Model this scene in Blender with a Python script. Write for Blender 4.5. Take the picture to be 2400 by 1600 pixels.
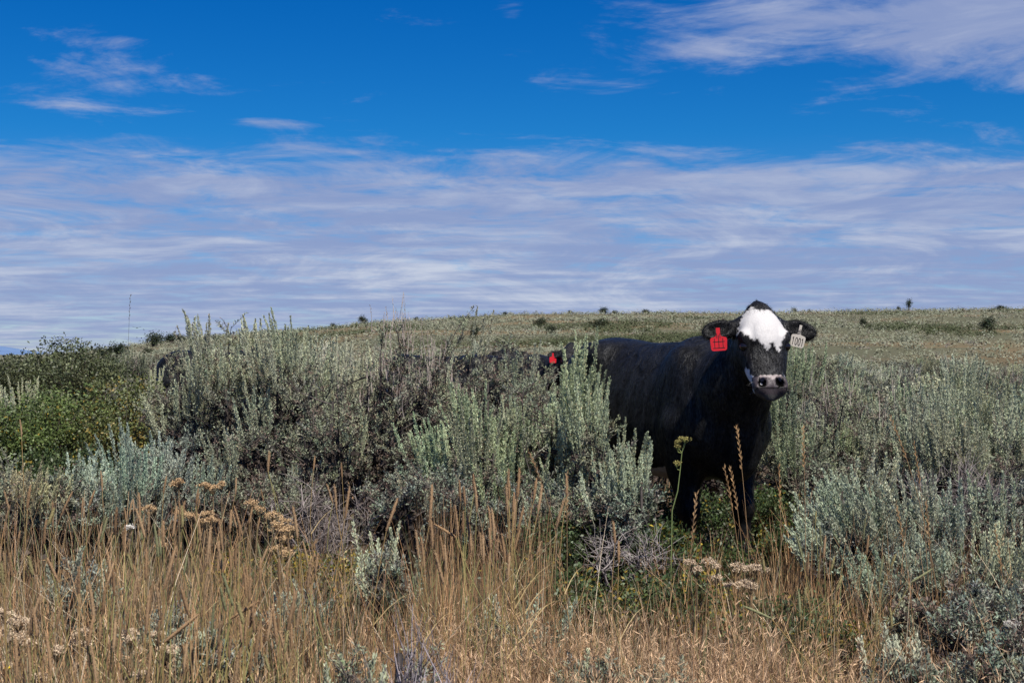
import bpy, bmesh, math
import numpy as np
from mathutils import Matrix, Vector

for o in list(bpy.data.objects):
    bpy.data.objects.remove(o, do_unlink=True)
scene = bpy.context.scene
COL = scene.collection
R = math.radians

# ------------------------------------------------------------------ camera
CAM_H = 1.2
FPX = 3333.3          # focal length in photo pixels (2400 wide, 50 mm on 36 mm)
HORIZON = 825.0       # photo row of the true horizon
cam_d = bpy.data.cameras.new("camera")
cam_d.lens = 50
cam_d.sensor_width = 36
cam_d.clip_start = 0.05
cam_d.clip_end = 60000
cam_d.dof.use_dof = True
cam_d.dof.focus_distance = 7.5
cam_d.dof.aperture_fstop = 14.0
cam = bpy.data.objects.new("camera", cam_d)
COL.objects.link(cam)
cam.location = (0, 0, CAM_H)
cam.rotation_euler = (R(90) + math.atan((HORIZON - 800) / FPX), 0, 0)
scene.camera = cam

# ------------------------------------------------------------------ sky and sun
SUN_EL, SUN_AZ = R(61), R(30)      # azimuth: to the right of straight behind the camera
sun_dir = Vector((math.sin(SUN_AZ) * math.cos(SUN_EL), -math.cos(SUN_AZ) * math.cos(SUN_EL), math.sin(SUN_EL)))
sun_l = bpy.data.lights.new("sun", 'SUN')
sun_l.energy = 5.0
sun_l.angle = R(0.5)
sun_l.color = (1.0, 0.95, 0.87)
sun = bpy.data.objects.new("sun", sun_l)
COL.objects.link(sun)
sun.rotation_euler = sun_dir.to_track_quat('Z', 'Y').to_euler()

world = bpy.data.worlds.new("World")
scene.world = world
world.use_nodes = True
wt = world.node_tree
wt.nodes.clear()


class NB:
    """small node-building helper"""
    def __init__(s, tree):
        s.t = tree

    def n(s, kind, **kw):
        nd = s.t.nodes.new(kind)
        for k, v in kw.items():
            setattr(nd, k, v)
        return nd

    def link(s, a, b):
        s.t.links.new(a, b)

    def val(s, sock, v):
        if hasattr(v, 'is_output'):
            s.link(v, sock)
        else:
            sock.default_value = v

    def m(s, op, a, b=None, c=None, clamp=False):
        nd = s.n('ShaderNodeMath', operation=op, use_clamp=clamp)
        s.val(nd.inputs[0], a)
        if b is not None:
            s.val(nd.inputs[1], b)
        if c is not None:
            s.val(nd.inputs[2], c)
        return nd.outputs[0]

    def mix(s, f, a, b, blend='MIX'):
        nd = s.n('ShaderNodeMix', data_type='RGBA', blend_type=blend)
        s.val(nd.inputs[0], f)
        s.val(nd.inputs[6], a)
        s.val(nd.inputs[7], b)
        return nd.outputs[2]

    def ramp(s, f, stops, interp='LINEAR'):
        nd = s.n('ShaderNodeValToRGB')
        cr = nd.color_ramp
        cr.interpolation = interp
        while len(cr.elements) < len(stops):
            cr.elements.new(0.5)
        for e, (p, c) in zip(cr.elements, stops):
            e.position = p
            e.color = c if len(c) == 4 else (*c, 1)
        s.val(nd.inputs[0], f)
        return nd.outputs[0]

    def noise(s, vec, scale, detail=4, rough=0.5, dist=0.0):
        nd = s.n('ShaderNodeTexNoise')
        s.val(nd.inputs['Scale'], scale)
        s.val(nd.inputs['Detail'], detail)
        s.val(nd.inputs['Roughness'], rough)
        s.val(nd.inputs['Distortion'], dist)
        if vec is not None:
            s.link(vec, nd.inputs['Vector'])
        return nd.outputs[0]

    def sstep(s, v, a, b):
        nd = s.n('ShaderNodeMapRange', interpolation_type='SMOOTHSTEP')
        s.val(nd.inputs[0], v)
        s.val(nd.inputs[1], a)
        s.val(nd.inputs[2], b)
        return nd.outputs[0]

    def comb(s, x, y, z):
        nd = s.n('ShaderNodeCombineXYZ')
        for i, v in enumerate((x, y, z)):
            s.val(nd.inputs[i], v)
        return nd.outputs[0]


def build_sky():
    b = NB(wt)
    tc = b.n('ShaderNodeTexCoord')
    sx = b.n('ShaderNodeSeparateXYZ')
    b.link(tc.outputs['Generated'], sx.inputs[0])
    x, y, z = sx.outputs
    sky = b.n('ShaderNodeTexSky', sky_type='NISHITA')
    sky.sun_disc = False
    sky.sun_elevation = SUN_EL
    sky.sun_rotation = math.pi - SUN_AZ
    sky.altitude = 2000
    sky.air_density = 1.0
    sky.dust_density = 0.2
    sky.ozone_density = 3.0
    # polarised, saturated mountain blue
    gam = b.n('ShaderNodeHueSaturation')
    gam.inputs['Saturation'].default_value = 1.35
    gam.inputs['Value'].default_value = 1.0
    b.link(sky.outputs[0], gam.inputs['Color'])
    zc = b.m('MAXIMUM', z, 0.0)
    tint = b.ramp(zc, [(0.0, SKY_LOW), (0.05, SKY_LOW), (0.15, SKY_MID), (0.25, SKY_TINT), (1.0, SKY_TINT)])
    blue = b.mix(1.0, gam.outputs[0], tint, 'MULTIPLY')
    den = b.m('ADD', zc, 0.055)
    px = b.m('DIVIDE', x, den)
    py = b.m('DIVIDE', y, den)
    p = b.comb(px, py, 0.0)
    n1 = b.noise(p, 2.0, 12, 0.66, 0.6)
    n2 = b.noise(b.comb(b.m('MULTIPLY', px, 0.55), py, 3.7), 1.5, 8, 0.62, 0.3)
    n3 = b.noise(b.comb(b.m('MULTIPLY', x, 8.0), b.m('MULTIPLY', zc, 36.0), y), 1.0, 11, 0.66, 1.0)
    # low deck of cloud, with a clear belt above it
    band = b.ramp(zc, [(0.0, (.62,) * 3), (0.03, (.80,) * 3), (0.07, (.80,) * 3), (0.118, (.74,) * 3),
                       (0.140, (.44,) * 3), (0.155, (.20,) * 3), (0.20, (.20,) * 3), (0.30, (.18,) * 3),
                       (0.6, (.16,) * 3)])  # cover overhead, out of view, thinned to weaken the sky's fill light
    az = b.m('DIVIDE', x, b.m('MAXIMUM', y, 0.05))
    front = b.m('GREATER_THAN', y, 0.1)

    def blob(a0, z0, wa, wz, amt):
        da = b.m('DIVIDE', b.m('SUBTRACT', az, a0), wa)
        dz = b.m('DIVIDE', b.m('SUBTRACT', z, z0), wz)
        r2 = b.m('ADD', b.m('MULTIPLY', da, da), b.m('MULTIPLY', dz, dz))
        g = b.m('POWER', 2.718, b.m('MULTIPLY', r2, -1.0))
        return b.m('MULTIPLY', b.m('MULTIPLY', g, amt), front)
    bias = band
    for a in ((0.26, 0.226, 0.15, 0.042, .56), (0.40, 0.212, 0.12, 0.036, .42), (0.12, 0.205, 0.06, 0.010, .26),
              (-0.29, 0.188, 0.055, 0.014, .36), (-0.33, 0.168, 0.06, 0.010, .34), (-0.27, 0.207, 0.04, 0.007, .30),
              (-0.165, 0.157, 0.04, 0.004, .30), (0.0, 0.232, 0.014, 0.007, .26)):
        bias = b.m('ADD', bias, blob(*a))
    wig = b.m('ADD', b.m('MULTIPLY', b.m('SUBTRACT', n1, 0.5), 1.25), b.m('MULTIPLY', b.m('SUBTRACT', n3, 0.5), 0.75))
    cov = b.m('ADD', bias, wig)
    mask = b.m('MULTIPLY', b.sstep(cov, 0.34, 0.84), 0.92)
    bright = b.sstep(b.m('ADD', b.m('MULTIPLY', n2, 0.5), b.m('MULTIPLY', n3, 0.6)), 0.48, 0.76)
    lowb = b.m('MULTIPLY', bright, b.ramp(zc, [(0.0, (.7,) * 3), (0.05, (1,) * 3), (0.12, (.45,) * 3), (0.3, (.42,) * 3)]))
    ccol = b.mix(lowb, CLOUD_DARK, CLOUD_BRIGHT)
    out = b.mix(mask, blue, ccol)
    bg = b.n('ShaderNodeBackground')
    bg.inputs[1].default_value = 0.1
    b.link(out, bg.inputs[0])
    wo = b.n('ShaderNodeOutputWorld')
    b.link(bg.outputs[0], wo.inputs[0])


SKY_TINT = (0.03, 0.42, 0.66, 1)
SKY_MID = (0.10, 0.45, 0.64, 1)
SKY_LOW = (0.42, 0.47, 0.62, 1)
CLOUD_DARK = (1.80, 2.28, 3.80, 1)
CLOUD_BRIGHT = (4.2, 4.45, 5.1, 1)
build_sky()

scene.view_settings.view_transform = 'Standard'
scene.view_settings.look = 'None'
scene.view_settings.exposure = 0.6
scene.view_settings.gamma = 1.0
scene.view_settings.use_curve_mapping = False


# ------------------------------------------------------------------ mesh helpers
def make_mesh(name, V, F, col=None, smooth=False):
    """V (n,3), F (m,k) with k = 3 or 4, col (n,3)"""
    me = bpy.data.meshes.new(name)
    V = np.asarray(V, np.float32)
    F = np.asarray(F, np.int32)
    me.vertices.add(len(V))
    me.vertices.foreach_set('co', V.ravel())
    k = F.shape[1]
    me.loops.add(F.size)
    me.loops.foreach_set('vertex_index', F.ravel())
    me.polygons.add(len(F))
    me.polygons.foreach_set('loop_start', np.arange(0, F.size, k, dtype=np.int32))
    me.polygons.foreach_set('loop_total', np.full(len(F), k, np.int32))
    if smooth:
        me.polygons.foreach_set('use_smooth', np.ones(len(F), bool))
    if col is not None:
        at = me.color_attributes.new('Col', 'FLOAT_COLOR', 'POINT')
        c4 = np.ones((len(V), 4), np.float32)
        c4[:, :3] = col
        at.data.foreach_set('color', c4.ravel())
    me.update(calc_edges=True)
    me.validate()
    return me


class Geo:
    """collects quads"""
    def __init__(s):
        s.V, s.F, s.C, s.n = [], [], [], 0

    def add(s, V, F, C):
        s.V.append(np.asarray(V, np.float32))
        s.F.append(np.asarray(F, np.int64) + s.n)
        C = np.asarray(C, np.float32)
        if C.ndim == 1:
            C = np.tile(C, (len(V), 1))
        s.C.append(C)
        s.n += len(V)

    def mesh(s, name, smooth=False):
        if not s.V:
            return None
        return make_mesh(name, np.vstack(s.V), np.vstack(s.F), np.vstack(s.C), smooth)


def unit(v):
    return v / np.maximum(np.linalg.norm(v, axis=-1, keepdims=True), 1e-9)


def leaves(g, P, D, L, Wd, C, rng, mid=0.5, curl=0.0):
    """diamond leaves: base P, direction D, length L, width Wd, colour C (n,3)"""
    n = len(P)
    if n == 0:
        return
    D = unit(D)
    S = unit(np.cross(D, rng.normal(size=(n, 3))))
    L = np.broadcast_to(np.asarray(L, float), (n,))[:, None]
    Wd = np.broadcast_to(np.asarray(Wd, float), (n,))[:, None]
    Nn = np.cross(D, S)
    c = P + D * L * mid + Nn * L * curl
    V = np.empty((n, 4, 3))
    V[:, 0] = P
    V[:, 1] = c + S * Wd * .5
    V[:, 2] = P + D * L
    V[:, 3] = c - S * Wd * .5
    F = np.arange(4 * n).reshape(n, 4)
    C = np.broadcast_to(np.asarray(C, float), (n, 3))
    g.add(V.reshape(-1, 3), F, np.repeat(C, 4, axis=0))


def tubes(g, paths, radii, C, sides=4):
    """paths (n,m,3), radii (n,m)"""
    n, m, _ = paths.shape
    if n == 0:
        return
    T = np.gradient(paths, axis=1)
    T = unit(T)
    ref = np.where(np.abs(T[..., 2:3]) > .9, np.array([1., 0, 0]), np.array([0., 0, 1.]))
    A = unit(np.cross(T, ref))
    B = np.cross(T, A)
    ang = np.arange(sides) * 2 * math.pi / sides
    V = paths[:, :, None, :] + radii[:, :, None, None] * (A[:, :, None, :] * np.cos(ang)[None, None, :, None] + B[:, :, None, :] * np.sin(ang)[None, None, :, None])
    idx = np.arange(n * m * sides).reshape(n, m, sides)
    a = idx[:, :-1]
    b_ = idx[:, 1:]
    F = np.stack([a, np.roll(a, -1, 2), np.roll(b_, -1, 2), b_], -1).reshape(-1, 4)
    C = np.asarray(C, float)
    if C.ndim == 2 and len(C) == n:
        C = np.repeat(C, m * sides, axis=0)
    g.add(V.reshape(-1, 3), F, C)


def bez(a, c, e, m):
    t = np.linspace(0, 1, m)[None, :, None]
    return (1 - t) ** 2 * a[:, None] + 2 * t * (1 - t) * c[:, None] + t ** 2 * e[:, None]


def along(paths, rows, t):
    """point on path rows at t in 0..1"""
    m = paths.shape[1]
    f = np.clip(t, 0, .9999) * (m - 1)
    i = f.astype(int)
    w = (f - i)[:, None]
    return paths[rows, i] * (1 - w) + paths[rows, i + 1] * w


def sph(rng, n):
    return unit(rng.normal(size=(n, 3)))


def obj(name, me, mat, parent=None):
    if me is None:
        return None
    if mat is not None and not me.materials:
        me.materials.append(mat)
    o = bpy.data.objects.new(name, me)
    COL.objects.link(o)
    if parent is not None:
        o.parent = parent
    return o


def thing(name, label, cat, loc=(0, 0, 0), rz=0.0, group=None, scale=1.0):
    o = bpy.data.objects.new(name, None)
    o.empty_display_size = .1
    COL.objects.link(o)
    o.location = loc
    o.rotation_euler = (0, 0, rz)
    o.scale = (scale,) * 3
    tag(o, label, cat, group)
    return o


def tag(o, label=None, cat=None, group=None, kind=None):
    if label:
        o['label'] = label
    if cat:
        o['category'] = cat
    if group:
        o['group'] = group
    if kind:
        o['kind'] = kind
    return o


def copy_tree(o, parent=None):
    c = o.copy()
    COL.objects.link(c)
    c.parent = parent
    for ch in o.children:
        copy_tree(ch, c)
    return c


# ------------------------------------------------------------------ terrain
def smooth01(t):
    t = np.clip(t, 0, 1)
    return t * t * (3 - 2 * t)


RX = np.array([-4000., -1500., -500., -260., -150, -108, -90, -81, -69, -39, -31.5, -18, 0, 27, 54, 81, 108, 200, 600, 4000.])
RZ = np.array([-30., -26, -16., -9., -3., -.6, .9, 2.2, 3.9, 6.1, 7.2, 8.1, 8.8, 9.4, 9.4, 9.9, 10.0, 10.4, 9., 8.])


def hgt(x, y):
    x = np.asarray(x, float)
    y = np.asarray(y, float)
    u = np.clip(x / np.maximum(y, 20.), -3, 3) * 300
    rz = np.interp(u, RX, RZ)
    t = np.clip((y - 35) / 265., 0, 1)
    s = np.where(t < .12, t * t / .24, t - .06) / .94
    far = smooth01((y - 305) / 500.)
    z = rz * s * (1 - far) + far * (-22.)
    roll = np.clip((y - 40) / 120, 0, 1)
    z = z + roll * (.35 * np.sin(x * .06 + 1.3) * np.sin(y * .045) + .18 * np.sin(x * .17 + y * .11)) * (1 - far)
    z = z + .025 * np.sin(x * 1.7 + .4) * np.sin(y * 1.3) + .015 * np.sin(x * 4.1 + y * 2.9)
    return z


def gx(px, d):
    return (px - 1200.) / FPX * d


def ground(px, d, dz=0.0):
    x = gx(px, d)
    return (x, d, float(hgt(x, d)) + dz)


# ------------------------------------------------------------------ materials
def base_mat(name):
    m = bpy.data.materials.new(name)
    m.use_nodes = True
    m.node_tree.nodes.clear()
    b = NB(m.node_tree)
    out = b.n('ShaderNodeOutputMaterial')
    return m, b, out


def plant_mat(name, trans=0.2, rough=0.75, var=0.25, nscale=60, spec=.25, objcol=False):
    m, b, out = base_mat(name)
    at = b.n('ShaderNodeAttribute', attribute_name='Col')
    tc = b.n('ShaderNodeTexCoord')
    nz = b.noise(tc.outputs['Object'], nscale, 2, .5)
    f = b.m('ADD', b.m('MULTIPLY', nz, 2 * var), 1 - var)
    hs = b.n('ShaderNodeHueSaturation')
    csrc = at.outputs['Color']
    if objcol:
        oi = b.n('ShaderNodeObjectInfo')
        csrc = b.mix(1.0, at.outputs['Color'], oi.outputs['Color'], 'MULTIPLY')
    b.link(csrc, hs.inputs['Color'])
    b.link(f, hs.inputs['Value'])
    pr = b.n('ShaderNodeBsdfPrincipled')
    b.link(hs.outputs[0], pr.inputs['Base Color'])
    pr.inputs['Roughness'].default_value = rough
    pr.inputs['Specular IOR Level'].default_value = spec
    if trans > 0:
        tr = b.n('ShaderNodeBsdfTranslucent')
        b.link(hs.outputs[0], tr.inputs[0])
        mx = b.n('ShaderNodeMixShader')
        mx.inputs[0].default_value = trans
        b.link(pr.outputs[0], mx.inputs[1])
        b.link(tr.outputs[0], mx.inputs[2])
        b.link(mx.outputs[0], out.inputs[0])
    else:
        b.link(pr.outputs[0], out.inputs[0])
    return m


M_SAGE = plant_mat('sage_leaf', .12, .8, .22, 45, objcol=True)
M_SPIRE = plant_mat('sage_flower_spire', .12, .8, .2, 60, objcol=True)
M_GREEN = plant_mat('green_leaf', .25, .5, .25, 45, .4)
M_GRASS = plant_mat('dry_grass_blade', .15, .6, .2, 30, .35)
M_BARK = plant_mat('shaggy_bark', 0, .9, .45, 70, .1)
M_SEED = plant_mat('seed_head_bristle', .1, .85, .25, 350, .1)


def ground_mat():
    m, b, out = base_mat('dry_soil_and_litter')
    geo = b.n('ShaderNodeNewGeometry')
    P = geo.outputs['Position']
    n1 = b.noise(P, 1.3, 5, .6)
    n2 = b.noise(P, 26, 6, .7)
    n3 = b.noise(P, .045, 4, .55)
    c1 = b.ramp(n2, [(.25, (.016, .012, .009)), (.5, (.040, .029, .020)), (.75, (.105, .075, .046))])
    c2 = b.mix(b.m('MULTIPLY', b.sstep(n1, .45, .65), .5), c1, (.11, .078, .042, 1))
    sx = b.n('ShaderNodeSeparateXYZ')
    b.link(P, sx.inputs[0])
    farf = b.sstep(sx.outputs[1], 30, 90)
    cfar = b.ramp(n3, [(.35, (.080, .082, .050)), (.5, (.092, .088, .054)), (.60, (.15, .105, .056)), (.75, (.085, .084, .050))])
    cfar = b.mix(b.m('MULTIPLY', n2, .35), cfar, (.08, .08, .05, 1))
    c = b.mix(farf, c2, cfar)
    pr = b.n('ShaderNodeBsdfPrincipled')
    b.link(c, pr.inputs['Base Color'])
    pr.inputs['Roughness'].default_value = .95
    pr.inputs['Specular IOR Level'].default_value = .1
    bp = b.n('ShaderNodeBump')
    bp.inputs['Strength'].default_value = .6
    bp.inputs['Distance'].default_value = .03
    b.link(n2, bp.inputs['Height'])
    b.link(bp.outputs[0], pr.inputs['Normal'])
    b.link(pr.outputs[0], out.inputs[0])
    return m


def build_ground():
    rad = np.concatenate([[.3], np.geomspace(.6, 30, 50), np.linspace(33, 420, 70), np.geomspace(450, 26000, 30)])
    na = 300
    ang = np.linspace(0, 2 * math.pi, na, endpoint=False)
    X = rad[:, None] * np.sin(ang)[None]
    Y = rad[:, None] * np.cos(ang)[None]
    Z = hgt(X, Y)
    V = np.stack([X, Y, Z], -1).reshape(-1, 3)
    idx = np.arange(len(rad) * na).reshape(len(rad), na)
    a, c = idx[:-1], idx[1:]
    F = np.stack([a, c, np.roll(c, -1, 1), np.roll(a, -1, 1)], -1).reshape(-1, 4)
    # close the small hole under the camera
    V = np.vstack([V, [[0, 0, float(hgt(0, 0))]]])
    ci = len(V) - 1
    hole = np.stack([idx[0], np.roll(idx[0], -1), np.full(na, ci), np.full(na, ci)], -1)
    me = make_mesh('ground', V, F[:, ::-1], None, True)
    bm = bmesh.new()
    bm.from_mesh(me)
    bm.verts.ensure_lookup_table()
    for q in hole:
        bm.faces.new((bm.verts[int(q[0])], bm.verts[int(q[1])], bm.verts[ci]))
    bmesh.ops.recalc_face_normals(bm, faces=bm.faces)
    bm.to_mesh(me)
    bm.free()
    o = obj('ground', me, ground_mat())
    tag(o, kind='structure')


build_ground()


def build_far_hills():
    m, b, out = base_mat('far_forest_haze_blue')
    tc = b.n('ShaderNodeTexCoord')
    nz = b.noise(tc.outputs['Object'], .004, 5, .6)
    c = b.ramp(nz, [(.3, (.07, .13, .26)), (.7, (.10, .17, .30))])  # distance haze is put into this blue base colour
    pr = b.n('ShaderNodeBsdfPrincipled')
    b.link(c, pr.inputs['Base Color'])
    pr.inputs['Roughness'].default_value = 1
    b.link(pr.outputs[0], out.inputs[0])
    D = 13000.
    px = np.linspace(-2600, 140, 120)
    x = gx(px, D)
    rng = np.random.default_rng(5)
    top = np.interp(px, [-2600, -1600, -900, -300, -60, 0, 25, 60, 140], [130, 210, 150, 120, 80, 58, 40, 12, -24])
    top = top + 6 * np.sin(px * .03) + rng.normal(0, 1.5, len(px))
    rows = [(D - 1500, -60 + 0 * top), (D - 700, top * .45 - 20), (D, top), (D + 900, top * .5 - 30), (D + 1800, -70 + 0 * top)]
    V = np.stack([np.stack([x, np.full_like(x, yy), zz], -1) for yy, zz in rows]).reshape(-1, 3)
    n = len(px)
    idx = np.arange(5 * n).reshape(5, n)
    F = np.stack([idx[:-1, :-1], idx[:-1, 1:], idx[1:, 1:], idx[1:, :-1]], -1).reshape(-1, 4)
    o = obj('hills', make_mesh('hills', V, F, None, True), m)
    tag(o, kind='structure')


build_far_hills()


# ------------------------------------------------------------------ low sage on the far hillside
def patch(x, y, s, seed=0.):
    return (np.sin(x * s + seed) * np.sin(y * s * .8 + 1.7 * seed) + .6 * np.sin(x * s * 2.3 - y * s * 1.1 + seed) + .5 * np.sin(y * s * 2.9 + x * s * .7 + 2 * seed)) / 2.1


def build_hill_sage():
    rng = np.random.default_rng(11)
    DARKP = [(u * dd, dd, ww, bb) for u, dd, ww, bb in zip(rng.uniform(-.26, .40, 30), rng.uniform(100, 290, 30), rng.uniform(2.5, 10, 30), rng.uniform(4, 9, 30))]
    g = Geo()
    zones = [(34, 75, .52, 48, .068, .54), (75, 130, .36, 26, .09, .60), (130, 215, .26, 14, .13, .68), (215, 312, .19, 9, .18, .80)]
    for d0, d1, dens, nq, qs, cr in zones:
        area = .5 * 1.06 * (d1 * d1 - d0 * d0)
        n = int(area * dens)
        d = np.sqrt(rng.uniform(d0 * d0, d1 * d1, n))
        u = rng.uniform(-.53, .53, n)
        x, y = u * d, d
        for cx, cy, ea, eb in DARKP:
            if d0 <= cy < d1:          # dense low dark shrubs in patches
                m = int(ea * eb * 3.14 * .75)
                rr_, aa_ = np.sqrt(rng.random(m)), rng.uniform(0, 6.28, m)
                x = np.concatenate([x, cx + ea * .95 * rr_ * np.cos(aa_)])
                y = np.concatenate([y, cy + eb * .95 * rr_ * np.sin(aa_)])
        n = len(x)
        z = hgt(x, y)
        dark = np.zeros(n)
        for cx, cy, ea, eb in DARKP:
            dark = np.maximum(dark, 1.3 - np.hypot((x - cx) / ea, (y - cy) / eb) - .25 * patch(x, y, 1.1, cx))
        straw = patch(x, y, .05, 4.4)
        keep = ~((straw > .60) & (rng.random(n) < .7) & (y > 80))
        x, y, z, dark = x[keep], y[keep], z[keep], dark[keep]
        n = len(x)
        rad = rng.uniform(.6, 1.2, n) * cr
        hh = rad * rng.uniform(.8, 1.3, n)
        isd = dark > .30
        base = np.array([.210, .218, .152]) * rng.uniform(.55, 1.2, (n, 1)) + rng.normal(0, .006, (n, 3))
        rad[isd] *= 1.1
        base[isd] = np.array([.050, .060, .027]) * rng.uniform(.7, 1.5, (isd.sum(), 1))
        tw = (rng.random(n) < .06) & ~isd
        base[tw] = np.array([.17, .145, .12])
        k = np.repeat(np.arange(n), nq)
        dirs = sph(rng, len(k))
        dirs[:, 2] = np.abs(dirs[:, 2])
        rr = rng.uniform(.5, 1.08, len(k)) ** .6
        P = np.stack([x[k] + dirs[:, 0] * rad[k] * rr, y[k] + dirs[:, 1] * rad[k] * rr, z[k] + dirs[:, 2] * hh[k] * rr * .9], -1)
        D = dirs * .8 + np.array([0, 0, .7]) + rng.normal(0, .5, (len(k), 3))
        C = base[k] * rng.uniform(.85, 1.15, (len(k), 1))
        Nn = unit(dirs * .9 + np.array([0, -.15, .65]) + rng.normal(0, .35, (len(k), 3)))
        T1 = unit(np.cross(Nn, rng.normal(size=(len(k), 3))))
        T2 = np.cross(Nn, T1)
        q1 = (qs * rng.uniform(.5, 1.0, len(k)))[:, None]
        q2 = (qs * rng.uniform(.35, .7, len(k)))[:, None]
        QV = np.stack([P - T1 * q1, P - T2 * q2, P + T1 * q1, P + T2 * q2], 1).reshape(-1, 3)
        g.add(QV, np.arange(4 * len(k)).reshape(-1, 4), np.repeat(C, 4, axis=0))
    o = obj('hillside_sagebrush', g.mesh('hillside_sagebrush'), M_SAGE)
    tag(o, 'low grey-green sagebrush covering the far hillside up to the ridge', 'sagebrush', kind='stuff')


build_hill_sage()

# ------------------------------------------------------------------ sagebrush generator
SAGE = np.array([.240, .255, .175])
BLUE = np.array([.232, .262, .200])
SPIRE = np.array([.300, .325, .190])
DEADC = np.array([.150, .105, .085])
BARK = np.array([.085, .072, .066])


PLUME_H = [.16, .24, .32, .40, .50]
PLUMES = {}


def plume_geo(seed, h, dens=1.0, size=1.0):
    """one flowering spire: a thin stalk packed with tiny upright buds; base at origin, colour factor about 1"""
    rng = np.random.default_rng(seed)
    g = Geo()
    bow = np.array([[0, 0, 0], [rng.normal(0, .012), rng.normal(0, .012), h * .55], [rng.normal(0, .012), rng.normal(0, .012), h]])[None]
    p = bez(bow[:, 0], bow[:, 1], bow[:, 2], 6)
    tubes(g, p, np.linspace(.0022, .0008, 6)[None], np.array([.62, .58, .55]), 3)
    n = int(h * 850 * dens)
    t = .12 + .88 * rng.random(n) ** .85
    w = np.zeros(n, int)
    side = sph(rng, n)
    prof = np.interp(t, [0, .2, .45, .75, 1.0], [.2, .75, 1.0, .75, .12]) * .0125
    wob = 1 + .35 * np.sin(t * 38 + rng.uniform(0, 6))
    P = along(p, w, t) + side * np.array([1, 1, .3]) * (prof * wob * rng.uniform(.25, 1.0, n))[:, None]
    D = np.array([0, 0, 1.]) + side * np.array([.42, .42, .1]) + rng.normal(0, .12, (n, 3))
    C = np.ones((n, 3)) * rng.uniform(.68, 1.3, (n, 1)) * np.array([1, 1, 1])
    br = rng.random(n) < .06
    C[br] *= np.array([1.0, .75, .7])
    leaves(g, P, D, rng.uniform(.009, .0165, n) * size, rng.uniform(.0040, .0068, n) * size, C, rng, .5)
    return g


def get_plume(h, k):
    i = int(np.argmin(np.abs(np.array(PLUME_H) - h)))
    if (i, k) not in PLUMES:
        PLUMES[(i, k)] = plume_geo(900 + i * 10 + k, PLUME_H[i]).mesh('flower_stalk')
    return PLUMES[(i, k)], PLUME_H[i]


def add_spires(o, spires, seed):
    rng = np.random.default_rng(seed + 5000)
    for c, dv, h, col in spires[:290]:
        me, h0 = get_plume(h, int(rng.integers(0, 3)))
        f = obj('flower_stalk', me, M_SPIRE, o)
        f.location = c
        q = Vector(dv).to_track_quat('Z', 'Y') @ Matrix.Rotation(rng.uniform(0, 6.28), 3, 'Z').to_quaternion()
        f.rotation_mode = 'QUATERNION'
        f.rotation_quaternion = q
        k = rng.uniform(.85, 1.2)
        f.scale = (k, k, h / h0)
        f.color = (*col, 1)


def joined_spires(spires, seed):
    """the same spires as one mesh, for bushes too far to pick them apart"""
    g = Geo()
    base = [plume_geo(seed + i, .3, .30, 1.75) for i in range(3)]
    base = [(np.vstack(b.V), np.vstack(b.F), np.vstack(b.C)) for b in base]
    for i, (c, dv, h, col) in enumerate(spires):
        V, F, C = base[i % 3]
        M = np.array(Vector(dv).to_track_quat('Z', 'Y').to_matrix())
        g.add((V * np.array([1.15, 1.15, h / .3])) @ M.T + c, F, C * col)
    return g.mesh('flower_stalks')


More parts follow.
